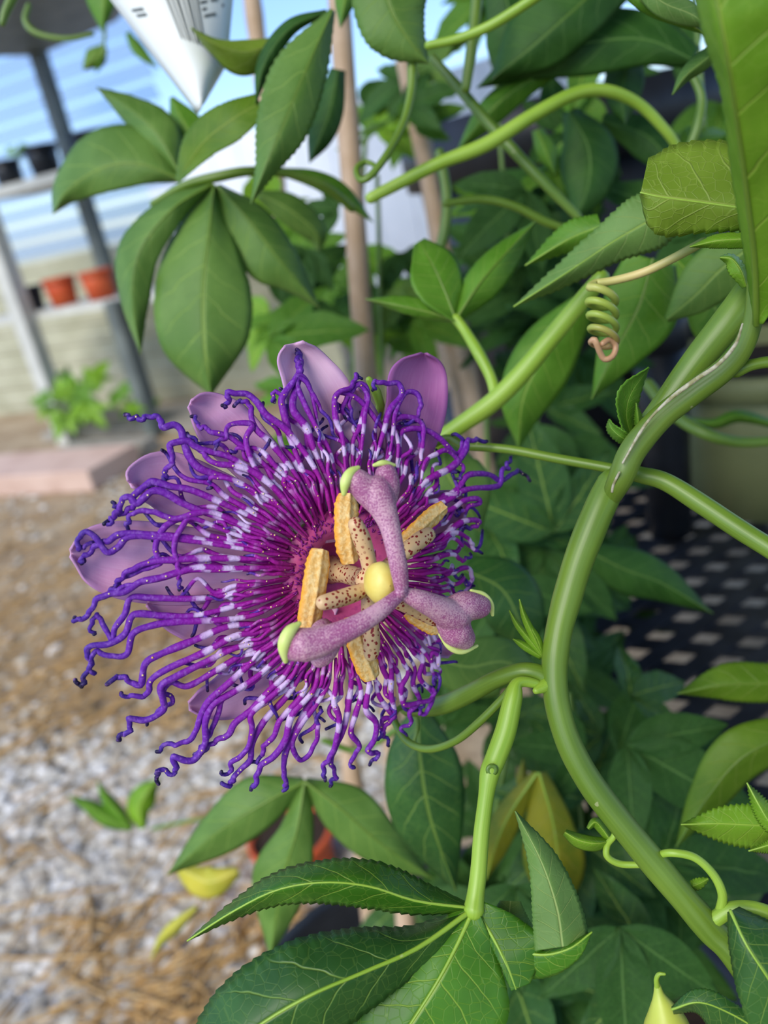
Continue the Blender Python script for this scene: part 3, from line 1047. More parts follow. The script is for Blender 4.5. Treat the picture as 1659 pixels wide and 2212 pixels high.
stem('stem', [(950, 330, 33), (965, 420, 33), (960, 500, 33), (930, 600, 33.5)], [22, 24, 24, 20], M['stem_dark'], v3, 9)
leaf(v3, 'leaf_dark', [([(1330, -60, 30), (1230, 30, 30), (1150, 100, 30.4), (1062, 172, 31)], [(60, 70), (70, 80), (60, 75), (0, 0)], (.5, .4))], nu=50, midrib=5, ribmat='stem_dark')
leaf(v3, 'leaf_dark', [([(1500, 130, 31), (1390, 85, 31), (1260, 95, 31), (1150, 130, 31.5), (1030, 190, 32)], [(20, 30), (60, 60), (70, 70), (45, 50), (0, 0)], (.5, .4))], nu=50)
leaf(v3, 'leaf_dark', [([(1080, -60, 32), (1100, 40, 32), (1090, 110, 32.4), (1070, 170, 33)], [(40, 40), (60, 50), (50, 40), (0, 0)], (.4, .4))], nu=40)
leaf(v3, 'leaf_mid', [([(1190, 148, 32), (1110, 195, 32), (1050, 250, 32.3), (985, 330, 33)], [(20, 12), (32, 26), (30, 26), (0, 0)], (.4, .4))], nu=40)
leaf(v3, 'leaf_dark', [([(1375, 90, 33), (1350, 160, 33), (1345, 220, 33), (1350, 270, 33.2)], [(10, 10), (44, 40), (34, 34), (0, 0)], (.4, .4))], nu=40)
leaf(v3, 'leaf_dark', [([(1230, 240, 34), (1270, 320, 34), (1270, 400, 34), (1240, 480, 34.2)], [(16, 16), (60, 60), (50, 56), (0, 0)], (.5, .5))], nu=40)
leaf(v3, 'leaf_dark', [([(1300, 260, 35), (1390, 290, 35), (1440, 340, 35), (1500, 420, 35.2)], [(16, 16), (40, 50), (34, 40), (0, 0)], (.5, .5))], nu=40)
leaf(v3, 'leaf_mid', [([(1160, 280, 33), (1180, 330, 33), (1200, 380, 33.2)], [(12, 12), (24, 20), (0, 0)], (.4, .4))], nu=30)
leaf(v3, 'leaf_soft', [([(820, -130, 26), (838, 0, 26), (875, 75, 26.2), (926, 138, 26.6)], [(55, 55), (88, 78), (50, 72), (0, 0)], (.5, .4))], nu=70, serr=4, teeth=18, midrib=6, ribmat='stem')
leaf(v3, 'leaf_mid', [([(1330, -40, 21), (1400, 12, 21), (1465, 40, 21.2), (1535, 78, 21.6)], [(20, 14), (30, 18), (32, 16), (0, 0)], (.3, .2))], nu=40, midrib=4)
leaf(v3, 'leaf_grey', [([(1380, -40, 20.6), (1430, 5, 20.6), (1490, 30, 20.8), (1540, 60, 21)], [(16, 20), (30, 30), (24, 28), (0, 0)], (.3, .2))], nu=40)
leaf(v3, 'leaf_soft', [([(1575, 90, 22), (1515, 135, 22.2), (1480, 165, 22.4), (1452, 205, 22.6)], [(14, 14), (18, 20), (12, 14), (0, 0)], (.3, .2))], nu=30)
stem('stem', [(1490, 150, 29), (1515, 210, 29), (1508, 270, 29), (1485, 330, 29.2)], [18, 20, 22, 18], M['stem_dark'], v3, 9)

# ---- large drooping leaves at the upper left
v4 = thing('passion_vine', 'vine with large drooping three-lobed leaves hanging before the shelving', 'vine', P(500, 380, 31))
stem('stem', [(330, 440, 32), (400, 400, 31.5), (470, 382, 31.2), (540, 370, 31.2), (620, 375, 31.6), (700, 400, 32), (760, 450, 33)], [14, 18, 22, 20, 18, 18, 18], M['stem'], v4, 10)
leaf(v4, 'leaf_soft', [([(462, 400, 31), (452, 505, 30.6), (440, 620, 30.4), (442, 745, 30.4), (456, 856, 31)], [(8, 8), (52, 72), (102, 104), (92, 92), (0, 0)], (.7, .7)),
                       ([(458, 398, 31), (372, 452, 30.6), (302, 545, 30.6), (287, 650, 31), (304, 765, 31.6)], [(5, 5), (32, 30), (42, 48), (36, 26), (0, 0)], (.4, .8)),
                       ([(470, 402, 31), (540, 478, 31), (598, 555, 31.2), (640, 605, 31.6), (690, 665, 32.2)], [(6, 6), (42, 64), (42, 70), (26, 34), (0, 0)], (.8, .4))], nu=60, serr=2, midrib=6, ribmat='stem')
leaf(v4, 'leaf_soft', [([(392, 388, 33), (305, 356, 32.8), (225, 362, 33), (150, 408, 33.6), (114, 462, 34)], [(6, 10), (46, 76), (54, 82), (34, 40), (0, 0)], (.4, .8)),
                       ([(388, 375, 33), (340, 290, 33), (280, 235, 33.4), (208, 188, 34)], [(6, 10), (36, 48), (28, 30), (0, 0)], (.5, .5))], nu=60, serr=2, midrib=5, ribmat='stem')
leaf(v4, 'leaf_olive', [([(382, 392, 29.5), (436, 312, 28), (496, 262, 27.4), (562, 222, 27.4)], [(5, 5), (42, 34), (42, 44), (22, 28)], (.3, -.2))], nu=50, serr=3)
leaf(v4, 'leaf_soft', [([(718, 22, 27), (662, 150, 26.3), (612, 270, 26), (572, 365, 26.1), (542, 440, 26.5)], [(6, 6), (46, 68), (56, 60), (26, 22), (0, 0)], (.6, .4))], nu=80, serr=5, teeth=26, midrib=5, ribmat='stem')
leaf(v4, 'leaf_dark', [([(706, 26, 27.4), (628, 60, 27.2), (572, 135, 27.2), (552, 225, 27.3)], [(6, 6), (16, 18), (20, 16), (0, 0)], (.3, .3))], nu=40)  # shaded margin of the drooping leaf, painted as a separate darker strip
leaf(v4, 'leaf_under', [([(606, 90, 28.6), (530, 112, 28), (468, 96, 27.5), (412, 60, 27.2)], [(14, 10), (52, 26), (24, 12), (0, 0)], (.6, .3))], nu=40)
leaf(v4, 'leaf_dark', [([(730, 150, 33), (712, 240, 33), (690, 300, 33), (668, 352, 33.2)], [(16, 16), (30, 34), (26, 26), (0, 0)], (.4, .4))], nu=40)
leaf(v4, 'leaf_mid', [([(596, 370, 33.5), (680, 388, 33.4), (740, 420, 33.6), (806, 480, 34)], [(8, 5), (20, 18), (20, 20), (0, 0)], (.3, .4))], nu=40)
leaf(v4, 'leaf_mid', [([(760, -60, 30), (745, 0, 30), (735, 60, 30.2)], [(30, 30), (24, 22), (0, 0)], (.3, .3))], nu=30)
leaf(v4, 'leaf_mid', [([(440, 330, 34), (400, 270, 34), (370, 210, 34.5)], [(16, 16), (30, 36), (4, 4)], (.3, .3))], nu=30)
leaf(v4, 'leaf_soft', [([(560, 420, 37), (620, 450, 37), (680, 500, 37.4), (690, 545, 38)], [(10, 10), (34, 30), (26, 26), (0, 0)], (.4, .4))], nu=30)
leaf(v4, 'leaf_mid', [([(235, -70, 40), (225, 0, 40), (222, 70, 40.4)], [(40, 60), (26, 40), (0, 0)], (.3, .3))], nu=30)
leaf(v4, 'leaf_olive', [([(225, 100, 60), (205, 125, 60), (180, 150, 60.5)], [(10, 8), (22, 24), (3, 3)], (.5, .5))], nu=24)
leaf(v4, 'leaf_mid', [([(222, 105, 60), (215, 130, 60), (208, 158, 60.5)], [(8, 8), (14, 14), (0, 0)], (.5, .5))], nu=24)
leaf(v4, 'leaf_mid', [([(275, 70, 55), (300, 110, 55), (345, 150, 55)], [(6, 6), (14, 12), (0, 0)], (.3, .3))], nu=24)
stem('stem', [(228, -40, 60), (226, 60, 60), (224, 120, 60)], [8, 8, 7], M['stem'], v4, 6)
stem('tendril', [(40, -30, 30), (15, 20, 30), (5, 50, 30)], [22, 20, 14], M['stem_dark'], v4, 8)
stem('tendril', [(62, 12, 40), (55, 45, 40), (80, 72, 40), (140, 84, 40), (200, 74, 40)], [12, 14, 14, 12, 8], M['stem_dark'], v4, 8)

# ---- vine below the flower
v5 = thing('passion_vine', 'vine with blurred three-lobed leaf and dark hanging leaf under the flower', 'vine', P(700, 1660, 31))
stem('stem', [(700, 1600, 33), (780, 1620, 33), (880, 1560, 32), (980, 1500, 31)], [14, 14, 14, 14], M['stem_dark'], v5, 8)
leaf(v5, 'leaf_soft', [([(658, 1688, 31.5), (565, 1738, 31.2), (465, 1802, 31.4), (362, 1890, 32)], [(10, 10), (48, 66), (50, 42), (0, 0)], (.5, .5)),
                       ([(658, 1688, 31.5), (642, 1790, 31.2), (610, 1905, 31.4), (585, 2062, 32)], [(12, 12), (36, 36), (58, 66), (4, 4)], (.5, .5)),
                       ([(658, 1688, 31.5), (742, 1752, 31.2), (830, 1828, 31.4), (935, 1898, 32)], [(10, 10), (62, 52), (46, 46), (0, 0)], (.5, .5))], nu=50, midrib=8, ribmat='stem')
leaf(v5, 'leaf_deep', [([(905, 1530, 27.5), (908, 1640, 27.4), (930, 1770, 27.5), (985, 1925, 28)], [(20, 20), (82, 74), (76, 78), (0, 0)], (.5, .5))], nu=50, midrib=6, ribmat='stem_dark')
leaf(v5, 'leaf_soft', [([(930, 1420, 27), (1010, 1440, 27), (1090, 1430, 27.2), (1180, 1470, 27.6)], [(30, 30), (60, 66), (50, 66), (0, 0)], (.5, .5))], nu=50)
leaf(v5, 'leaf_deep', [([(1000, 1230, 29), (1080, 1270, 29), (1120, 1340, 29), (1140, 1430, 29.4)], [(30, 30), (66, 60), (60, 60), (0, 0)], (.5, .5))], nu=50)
leaf(v5, 'leaf_yellow', [([(1165, 1670, 31), (1195, 1780, 31), (1205, 1880, 31.2), (1195, 2000, 31.6)], [(16, 16), (42, 62), (58, 70), (0, 0)], (.4, .4)),
                         ([(1160, 1670, 31), (1100, 1760, 31), (1070, 1830, 31.2), (1050, 1900, 31.6)], [(10, 10), (30, 30), (26, 24), (0, 0)], (.4, .4))], nu=40, midrib=5, label='yellowing leaf')
leaf(v5, 'leaf_yellow', [([(1140, 1710, 33), (1130, 1680, 33), (1130, 1640, 33.3)], [(16, 16), (14, 12), (0, 0)], (.2, .2))], nu=20)
leaf(v5, 'leaf_lemon', [([(515, 1880, 48), (455, 1905, 48), (415, 1890, 48.4), (375, 1868, 49)], [(12, 8), (36, 34), (30, 22), (0, 0)], (.6, .6))], nu=30, label='small yellow leaf')
leaf(v5, 'leaf_lemon', [([(425, 1960, 52), (380, 2000, 52), (350, 2030, 52.5), (325, 2075, 53)], [(6, 6), (14, 14), (10, 10), (0, 0)], (.5, .5))], nu=30, label='small yellow leaf')
stem('petiole', [(330, 1790, 60), (400, 1775, 58), (480, 1760, 54), (560, 1720, 46)], [8, 8, 8, 10], M['stem'], v5, 6)
leaf(v5, 'leaf_bright', [([(310, 1790, 62), (300, 1750, 62), (315, 1715, 62), (345, 1680, 62.5)], [(8, 8), (26, 24), (26, 26), (0, 0)], (.6, .6))], nu=24)
leaf(v5, 'leaf_mid', [([(285, 1790, 62), (235, 1770, 62), (190, 1740, 62), (145, 1718, 62.5)], [(6, 6), (18, 22), (14, 14), (0, 0)], (.6, .6)),
                      ([(285, 1790, 62), (250, 1750, 62), (225, 1715, 62), (210, 1685, 62.5)], [(6, 6), (18, 16), (10, 10), (0, 0)], (.6, .6))], nu=24)

# ---- leaves at the right over the bench
v6 = thing('passion_vine', 'vine with two olive leaves hanging over the black mesh bench', 'vine', P(1760, 1500, 28))
leaf(v6, 'leaf_olive', [([(1740, 1470, 26), (1660, 1476, 26), (1560, 1480, 26.2), (1464, 1498, 26.6)], [(30, 30), (42, 44), (32, 44), (0, 0)], (.4, .4))], nu=50, serr=3, midrib=4, ribmat='stem')
leaf(v6, 'leaf_olive', [([(1740, 1570, 26.5), (1610, 1632, 26.5), (1530, 1720, 26.8), (1460, 1830, 27.3)], [(50, 30), (50, 66), (40, 44), (0, 0)], (.5, .4))], nu=50, midrib=4, ribmat='stem_dark')
leaf(v6, 'leaf_dark', [([(1270, 1190, 32), (1350, 1230, 32), (1430, 1260, 32.3), (1540, 1325, 33)], [(20, 20), (50, 50), (40, 40), (0, 0)], (.5, .5))], nu=40, midrib=4, ribmat='stem_dark')
leaf(v6, 'leaf_mid', [([(1700, 925, 34), (1600, 900, 34), (1540, 915, 34.2), (1470, 900, 35)], [(6, 6), (12, 14), (10, 10), (0, 0)], (.4, .4))], nu=30)
stem('stem', [(1400, 830, 33), (1450, 890, 32), (1520, 935, 31), (1600, 955, 31), (1700, 950, 31)], [26, 28, 26, 24, 20], M['stem_dark'], v6, 9)
stem('stem', [(1770, 1460, 26), (1780, 1600, 26), (1790, 1800, 26)], [20, 20, 20], M['stem_dark'], v6, 8)

# ---- dense foliage further back: three-lobed leaves copied from a few shapes
def generic_leaf(seed):
    r_ = random.Random(seed)
    parts = []
    for k, (ang, L) in enumerate(((0, 1.0), (52, .78), (-52, .78))):
        L *= r_.uniform(.85, 1.1)
        a = math.radians(ang + r_.uniform(-8, 8))
        d, s_ = Vector((math.cos(a), math.sin(a), 0)), Vector((-math.sin(a), math.cos(a), 0))
        nu, nv = 12, 3
        droop = r_.uniform(.1, .35)
        V, Fc, U = [], [], []
        for i in range(nu):
            t = i / (nu - 1)
            w_ = .21 * L * (math.sin(math.pi * min(1, t ** .8)) ** .9 + .02)
            for j in range(-nv, nv + 1):
                q = j / nv
                V.append(d * (t * L) + s_ * (q * w_) + Z * (-droop * t * t * L + .25 * w_ * abs(q) + .02 * r_.uniform(-1, 1)))
                U.append((t, .5 + .5 * q))
        m_ = 2 * nv + 1
        for i in range(nu - 1):
            for j in range(m_ - 1):
                Fc.append((i * m_ + j, i * m_ + j + 1, (i + 1) * m_ + j + 1, (i + 1) * m_ + j))
        parts.append((V, Fc, U))
    Vt, Ft, Ut = [], [], []
    for v, f, u in parts:
        b = len(Vt)
        Vt += v
        Ft += [tuple(q + b for q in ff) for ff in f]
        Ut += u
    me = bpy.data.meshes.new('leaf')
    me.from_pydata([tuple(v) for v in Vt], [], Ft)
    ul = me.uv_layers.new(name='UVMap')
    ul.data.foreach_set('uv', [c for l in me.loops for c in Ut[l.vertex_index]])
    me.polygons.foreach_set('use_smooth', [True] * len(me.polygons))
    return me


GL = {}
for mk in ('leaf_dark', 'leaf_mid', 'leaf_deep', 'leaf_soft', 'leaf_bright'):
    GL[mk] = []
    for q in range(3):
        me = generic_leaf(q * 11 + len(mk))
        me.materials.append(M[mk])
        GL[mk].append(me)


OBST = []


def world_tree(o):
    mw = world_of(o)
    vs = [mw @ v.co for v in o.data.vertices]
    lo = [min(v[k] for v in vs) for k in range(3)]
    hi = [max(v[k] for v in vs) for k in range(3)]
    return BVHTree.FromPolygons(vs, [tuple(p.vertices) for p in o.data.polygons]), lo, hi


def clashes(me, mw, pad=.002):
    vs = [mw @ v.co for v in me.vertices]
    lo = [min(v[k] for v in vs) - pad for k in range(3)]
    hi = [max(v[k] for v in vs) + pad for k in range(3)]
    tr = None
    for t_, l2, h2 in OBST:
        if any(lo[k] > h2[k] or l2[k] > hi[k] for k in range(3)):
            continue
        fs = [tuple(p.vertices) for p in me.polygons]
        tr = tr or BVHTree.FromPolygons(vs, fs)
        if tr.overlap(t_) or any(BVHTree.FromPolygons([v + FWD * e_ for v in vs], fs).overlap(t_) for e_ in (.0006, -.0006)):
            return True, None
    return False, (tr or BVHTree.FromPolygons(vs, [tuple(p.vertices) for p in me.polygons]), lo, hi)


for o_ in list(bpy.data.objects):
    if o_.type == 'MESH' and o_.name.split('.')[0] not in ('floor', 'stone', 'gravel', 'straw_litter', 'straw_stalk', 'shade_roof_offscreen', 'plank', 'slat', 'wall_panel'):
        OBST.append(world_tree(o_))
print('obstacles', len(OBST))


def bushy(label, stems, count, region, seed, mats, size=(.045, .075)):
    r_ = random.Random(seed)
    vt = thing('passion_vine', label, 'vine', P(*stems[0][0]))
    own = []
    for st in stems:
        st_o = stem('stem', st, 10, M['stem_dark'], vt, 7, 24)
        own.append(world_tree(st_o))
    k = 0
    while k < count:
        x0, y0, x1, y1, d0, d1 = region[r_.randrange(len(region))]
        x, y, d = r_.uniform(x0, x1), r_.uniform(y0, y1), r_.uniform(d0, d1)
        mk = mats[r_.randrange(len(mats))]
        o = bpy.data.objects.new('leaf', GL[mk][r_.randrange(3)])
        COL.objects.link(o)
        s_ = r_.uniform(*size)
        az = r_.uniform(0, 6.28)
        M3 = Matrix.Rotation(r_.uniform(-.5, .9), 3, 'X') @ Matrix.Rotation(az, 3, 'Z')
        # blades face mostly up and towards the open side
        tilt = Matrix.Rotation(r_.uniform(.3, 1.1), 3, 'X')
        R3 = tilt @ Matrix.Rotation(az, 3, 'Z') @ Matrix.Rotation(r_.uniform(-.4, .4), 3, 'Y')
        r2 = random.Random(seed * 1000 + k)
        for step in range(120):           # ease the leaf aside until it touches nothing that is not its own stem
            f_ = min(1.0, step / 60)
            px_ = x + r2.uniform(-90, 90) * f_
            py_ = y + r2.uniform(-90, 90) * f_
            dd = d * (1 + r2.uniform(-.10, .22) * f_)
            Q = Matrix.Rotation(r2.uniform(-1, 1) * f_ * .8, 3, 'Z') @ R3
            mw = Matrix.LocRotScale(P(px_, py_, dd), Q.to_quaternion(), Vector((s_, s_, s_)) * (1 - .3 * f_ * r2.random()))
            bad, tr = clashes(o.data, mw)
            if not bad:
                OBST.append(tr)
                break
        else:
            print('crowded', label, k)
        o.matrix_world = mw
        o.parent = vt
        o.matrix_parent_inverse = Matrix.Translation(vt.location).inverted()
        k += 1
    OBST.extend(own)
    return vt


bushy('dense dim vine foliage around the thick bamboo stake', [[(760, 900, 52), (770, 600, 50), (790, 300, 48)], [(830, 980, 52), (822, 650, 50), (815, 380, 48)]], 46,
      [(560, 430, 780, 720, 44, 62), (540, 620, 1000, 980, 40, 60), (780, 150, 900, 330, 48, 60), (780, 520, 900, 760, 46, 60)], 11, ['leaf_mid', 'leaf_dark', 'leaf_bright', 'leaf_mid', 'leaf_soft'], (.03, .055))
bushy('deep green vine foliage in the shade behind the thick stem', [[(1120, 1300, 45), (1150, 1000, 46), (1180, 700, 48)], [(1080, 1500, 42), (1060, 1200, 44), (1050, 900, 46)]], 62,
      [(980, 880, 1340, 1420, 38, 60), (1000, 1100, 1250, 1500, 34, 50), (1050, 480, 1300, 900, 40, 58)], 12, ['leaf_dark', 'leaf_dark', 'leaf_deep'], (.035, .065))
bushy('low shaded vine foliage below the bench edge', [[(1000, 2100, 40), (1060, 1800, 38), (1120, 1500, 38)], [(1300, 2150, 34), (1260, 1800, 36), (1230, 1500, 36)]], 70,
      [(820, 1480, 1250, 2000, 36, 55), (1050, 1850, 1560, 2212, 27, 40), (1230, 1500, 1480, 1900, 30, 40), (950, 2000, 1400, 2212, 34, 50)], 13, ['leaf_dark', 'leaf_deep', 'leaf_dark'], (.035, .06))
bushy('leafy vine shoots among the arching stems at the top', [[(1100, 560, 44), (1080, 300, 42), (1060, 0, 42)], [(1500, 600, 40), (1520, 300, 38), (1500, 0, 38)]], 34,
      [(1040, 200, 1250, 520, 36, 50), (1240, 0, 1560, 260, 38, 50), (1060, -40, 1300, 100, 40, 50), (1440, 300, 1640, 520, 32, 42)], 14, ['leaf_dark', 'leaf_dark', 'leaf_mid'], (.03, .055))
lp = bushy('bright leafy plant growing in a black pot on the low shelf', [[(175, 900, 338), (180, 870, 338), (190, 840, 338)]], 30,
           [(95, 815, 335, 900, 325, 350)], 15, ['leaf_bright', 'leaf_mid'], (.08, .13))
lp.name = 'potted_plant'
lp['category'] = 'plant'
pot('nursery_pot', 'black nursery pot on the low shelf under the bright leafy plant', shelf_pt(178, 945, z_low, .12), .12, .10, .16, 'black_plastic')
up = bushy('small green seedlings sprouting in the black pot on upper shelf', [[(40, 335, 345), (42, 325, 345)]], 12, [(5, 318, 75, 338, 340, 350)], 16, ['leaf_mid', 'leaf_bright'], (.03, .05))
up.name = 'seedling'
up['category'] = 'plant'

# ================================================================== the flower
OC = P(735, 1236, 18.4)
_t, _p = math.radians(28), math.radians(9)
AX = (RGT * math.sin(_t) * math.cos(_p) - UPV * math.sin(_t) * math.sin(_p) - FWD * math.cos(_t)).normalized()
E1 = (RGT - AX * RGT.dot(AX)).normalized()
E2 = AX.cross(E1)


def FL(r, a, h):                      # flower coordinates in centimetres: radius, angle, height
    return OC + (E1 * math.cos(a) * r + E2 * math.sin(a) * r + AX * h) * .01


def FH(x, y, h):                      # a point at height h (cm) above the flower's plane
    v = ray(x, y)
    d = ((OC - EYE).dot(AX) + h * .01) / v.dot(AX)
    return EYE + v * d


def corona_h(r):
    if r < 2.2:
        return .30 + .12 * (r - 1.2)
    return .42 - .20 * (r - 2.2) - .022 * (r - 2.2) ** 2


def FC(x, y, off=0.0, prof=corona_h):  # a point on the corona's curved surface
    h = 0.0
    for _ in range(14):
        p = FH(x, y, h + off)
        q = (p - OC) * 100
        r = (q - AX * q.dot(AX)).length
        h = .5 * h + .5 * prof(min(r, 7))
    return FH(x, y, h + off)


def frad(p):
    q = (p - OC) * 100
    return (q - AX * q.dot(AX)).length


def px2m(px, p):
    return px * (p - EYE).dot(FWD) / FPX


flower = thing('passion_flower', 'open purple passion flower with banded wavy filaments and yellow anthers', 'flower', OC - AX * .012)


# materials
def filament_mat():
    t = NT('filament_banded')
    u, v = t.uv()
    c = t.ramp(u, [(0, '#b03c80'), (.22, '#b02c88'), (.33, '#a01c92'), (.60, '#881c9c'), (.74, '#6e249e'), (.90, '#5a2a9a'), (.965, '#45268a'), (1.0, '#1d1838')])
    cv = t.n('CombineXYZ')
    t.set(cv.inputs[0], t.math('MULTIPLY', u, 7.0))
    t.set(cv.inputs[1], t.math('MULTIPLY', v, 400.0))
    nz = t.noise(1.0, 2, cv.outputs[0])
    obj_n = t.noise(520, 2, t.obj())
    arg = t.math('ADD', t.math('ADD', t.math('MULTIPLY', u, 62.0), t.math('MULTIPLY', nz, 4.0)), t.math('ADD', t.math('MULTIPLY', v, 2.6), t.math('MULTIPLY', obj_n, 1.5)))
    sn = t.math('SINE', arg)
    us = t.math('ADD', u, t.math('MULTIPLY', t.math('SUBTRACT', v, .5), .07))
    win = t.math('MULTIPLY', t.ramp01(us, .35, .43), t.ramp01(us, .63, .55))
    fine = t.noise(1500, 2, t.obj())
    band = t.math('MULTIPLY', t.ramp01(t.math('ADD', sn, t.math('MULTIPLY', t.math('SUBTRACT', fine, .5), 1.4)), .05, .70), win)
    c = t.mix(t.math('MULTIPLY', band, .92), c, lin('#d6bde6'))
    blot = t.ramp01(t.noise(1100, 3, t.obj()), .48, .72)
    c = t.mix(t.math('MULTIPLY', blot, t.math('MULTIPLY', t.ramp01(u, .45, .7), .42)), c, lin('#a272c8'))
    return t.finish(c, .5, t.noise(1300, 4, t.obj()), .6, .0004, 0, sss=.08, spec=.22)


def petal_mat(name, c1, c2, c3):
    t = NT(name)
    u, v = t.uv()
    cv = t.n('CombineXYZ')
    t.set(cv.inputs[0], t.math('MULTIPLY', u, 4.0))
    t.set(cv.inputs[1], t.math('MULTIPLY', v, 40.0))
    st = t.noise(1.0, 3, cv.outputs[0])
    big = t.noise(90, 3, t.obj())
    c = t.mix(t.ramp01(big, .35, .65), lin(c1), lin(c2))
    c = t.mix(t.math('MULTIPLY', t.ramp01(st, .45, .75), .3), c, lin(c3))
    edge = t.ramp01(t.math('ABSOLUTE', t.math('SUBTRACT', v, .5)), .40, .5)
    c = t.mix(t.math('MULTIPLY', edge, .35), c, lin('#8a4a9c'))
    return t.finish(c, .5, t.noise(1600, 2, t.obj()), .15, .0002, .16, spec=.3)


def style_mat():
    t = NT('style_speckled')
    fine = t.noise(3400, 2, t.obj(), .65)
    big = t.noise(120, 2, t.obj())
    f = t.ramp01(t.math('ADD', fine, t.math('MULTIPLY', t.math('SUBTRACT', big, .5), .5)), .40, .60)
    c = t.mix(f, lin('#9c5482'), lin('#cda2b0'))
    return t.finish(c, .45, fine, .15, .0003, 0, sss=.15, spec=.35)


def dotted_mat():
    t = NT('stamen_dotted')
    vo = t.n('TexVoronoi', Scale=1050.0, Randomness=.9)
    t.set(vo.inputs['Vector'], t.obj())
    m_ = t.ramp01(vo.outputs['Distance'], .40, .30)
    keep = t.ramp01(t.noise(260, 1, t.obj()), .30, .40)
    c = t.mix(t.math('MULTIPLY', m_, keep), t.mix(t.noise(150, 2, t.obj()), lin('#d0a878'), lin('#dfc394')), lin('#8c1f1c'))
    return t.finish(c, .42, None, sss=.12)


def anther_mat():
    t = NT('anther_pollen')
    u, v = t.uv()
    e_ = t.ramp01(t.math('ABSOLUTE', t.math('SUBTRACT', v, .5)), .30, .48)
    nz = t.noise(1100, 4, t.obj())
    c = t.mix(t.ramp01(nz, .35, .65), lin('#e3b262'), lin('#f0cf8e'))
    c = t.mix(t.math('MULTIPLY', e_, .9), c, lin('#efa021'))
    return t.finish(c, .65, nz, .6, .0006, 0, sss=.1, spec=.2)


M['filament'] = filament_mat()
M['petal'] = petal_mat('petal_mauve', '#dea2cc', '#e4b2d6', '#eecae4')
M['petal_pink'] = petal_mat('petal_pink', '#e8b8d6', '#ecc2dc', '#f4d8ea')
M['petal_deep'] = petal_mat('petal_deep', '#b066a4', '#b974ae', '#c890be')
M['style'] = style_mat()
M['dotted'] = dotted_mat()
M['anther'] = anther_mat()
M['rim'] = plain_mat('stigma_rim', '#cbdc74', '#d8e68a', 300, .4, .1, .0003)
M['ovary'] = plain_mat('ovary', '#eadb78', '#e2cc62', 200, .4, .1, .0003)


def ring_mat():
    t = NT('operculum')
    nz = t.noise(700, 3, t.obj())
    u, v = t.uv()
    c = t.ramp(u, [(0, '#a82c84'), (.2, '#c24a84'), (.5, '#c4528a'), (.75, '#b8447f'), (1, '#b04080')])
    c = t.mix(t.math('MULTIPLY', t.ramp01(nz, .5, .65), .35), c, lin('#8a1f74'))
    return t.finish(c, .5, nz, .4, .0004)


M['ring'] = ring_mat()
M['fleck'] = plain_mat('fleck', '#96208a', '#7a1480', 500, .5)


# petals (behind the corona)
def petal_prof(r):
    return .05 - .20 * max(r - 1.2, 0) - .012 * max(r - 2, 0) ** 2


def petal(mid, wid, mat, bow=.25, extra=0.0):
    s = cr([tuple(m_) + tuple(w_) for m_, w_ in zip(mid, wid)], 30)
    V, Fc, U = [], [], []
    nv = 7
    for i, a in enumerate(s):
        b0, b1 = s[max(i - 1, 0)], s[min(i + 1, 29)]
        tx, ty = b1[0] - b0[0], b1[1] - b0[1]
        L = math.hypot(tx, ty) or 1
        lx, ly = ty / L, -tx / L
        for j in range(-nv, nv + 1):
            q = j / nv
            wq = max(a[3], .5) * -q if q < 0 else -max(a[4], .5) * q
            x, y = a[0] + lx * wq, a[1] + ly * wq
            h = a[2] + bow * q * q + .05 * noise.noise(Vector((x * .02, y * .02, 3)))
            V.append(FC(x, y, h, petal_prof))
            U.append((i / 29, .5 + .5 * q))
    m_ = 2 * nv + 1
    for i in range(29):
        for j in range(m_ - 1):
            Fc.append((i * m_ + j, i * m_ + j + 1, (i + 1) * m_ + j + 1, (i + 1) * m_ + j))
    return solid(mesh_obj('petal', V, Fc, U, M[mat], flower), .0005)


petal([(690, 1232, 0), (540, 1228, 0), (400, 1218, 0), (270, 1203, .1), (190, 1195, .2), (152, 1195, .35)],
      [(30, 30), (60, 60), (90, 80), (92, 78), (62, 55), (8, 8)], 'petal')
petal([(690, 1190, -.1), (580, 1130, -.1), (460, 1075, -.1), (360, 1035, 0), (300, 1035, .2), (280, 1045, .35)],
      [(30, 30), (60, 50), (70, 60), (72, 60), (45, 38), (8, 8)], 'petal')
petal([(700, 1170, 0), (620, 1070, 0), (540, 985, 0), (480, 925, .1), (435, 885, .2), (410, 872, .35)],
      [(25, 25), (45, 50), (52, 62), (55, 68), (32, 45), (8, 8)], 'petal')
petal([(730, 1170, 0), (715, 1050, 0), (700, 950, .1), (684, 870, .25), (655, 805, .35), (640, 765, .45), (634, 742, .6)],
      [(25, 30), (45, 55), (62, 78), (66, 84), (48, 66), (42, 46), (18, 20)], 'petal_pink')
petal([(780, 1190, 0), (830, 1080, 0), (870, 980, .1), (895, 890, .2), (908, 820, .3), (914, 782, .4), (916, 763, .5)],
      [(25, 25), (45, 45), (58, 60), (62, 68), (68, 60), (46, 42), (6, 6)], 'petal_deep')
petal([(760, 1180, -.1), (765, 1090, -.1), (770, 1000, 0), (775, 930, .1), (770, 870, .2), (765, 840, .3)],
      [(25, 25), (45, 45), (60, 60), (55, 55), (30, 30), (8, 8)], 'petal')
petal([(690, 1270, -.1), (580, 1310, -.1), (470, 1335, 0), (390, 1325, .1), (345, 1310, .2), (318, 1302, .3)],
      [(25, 25), (60, 50), (65, 52), (48, 38), (25, 22), (6, 6)], 'petal')
petal([(710, 1300, 0), (640, 1390, 0), (560, 1460, 0), (490, 1505, .1), (440, 1520, .2), (408, 1525, .3)],
      [(25, 25), (55, 55), (62, 60), (50, 48), (30, 32), (8, 8)], 'petal')
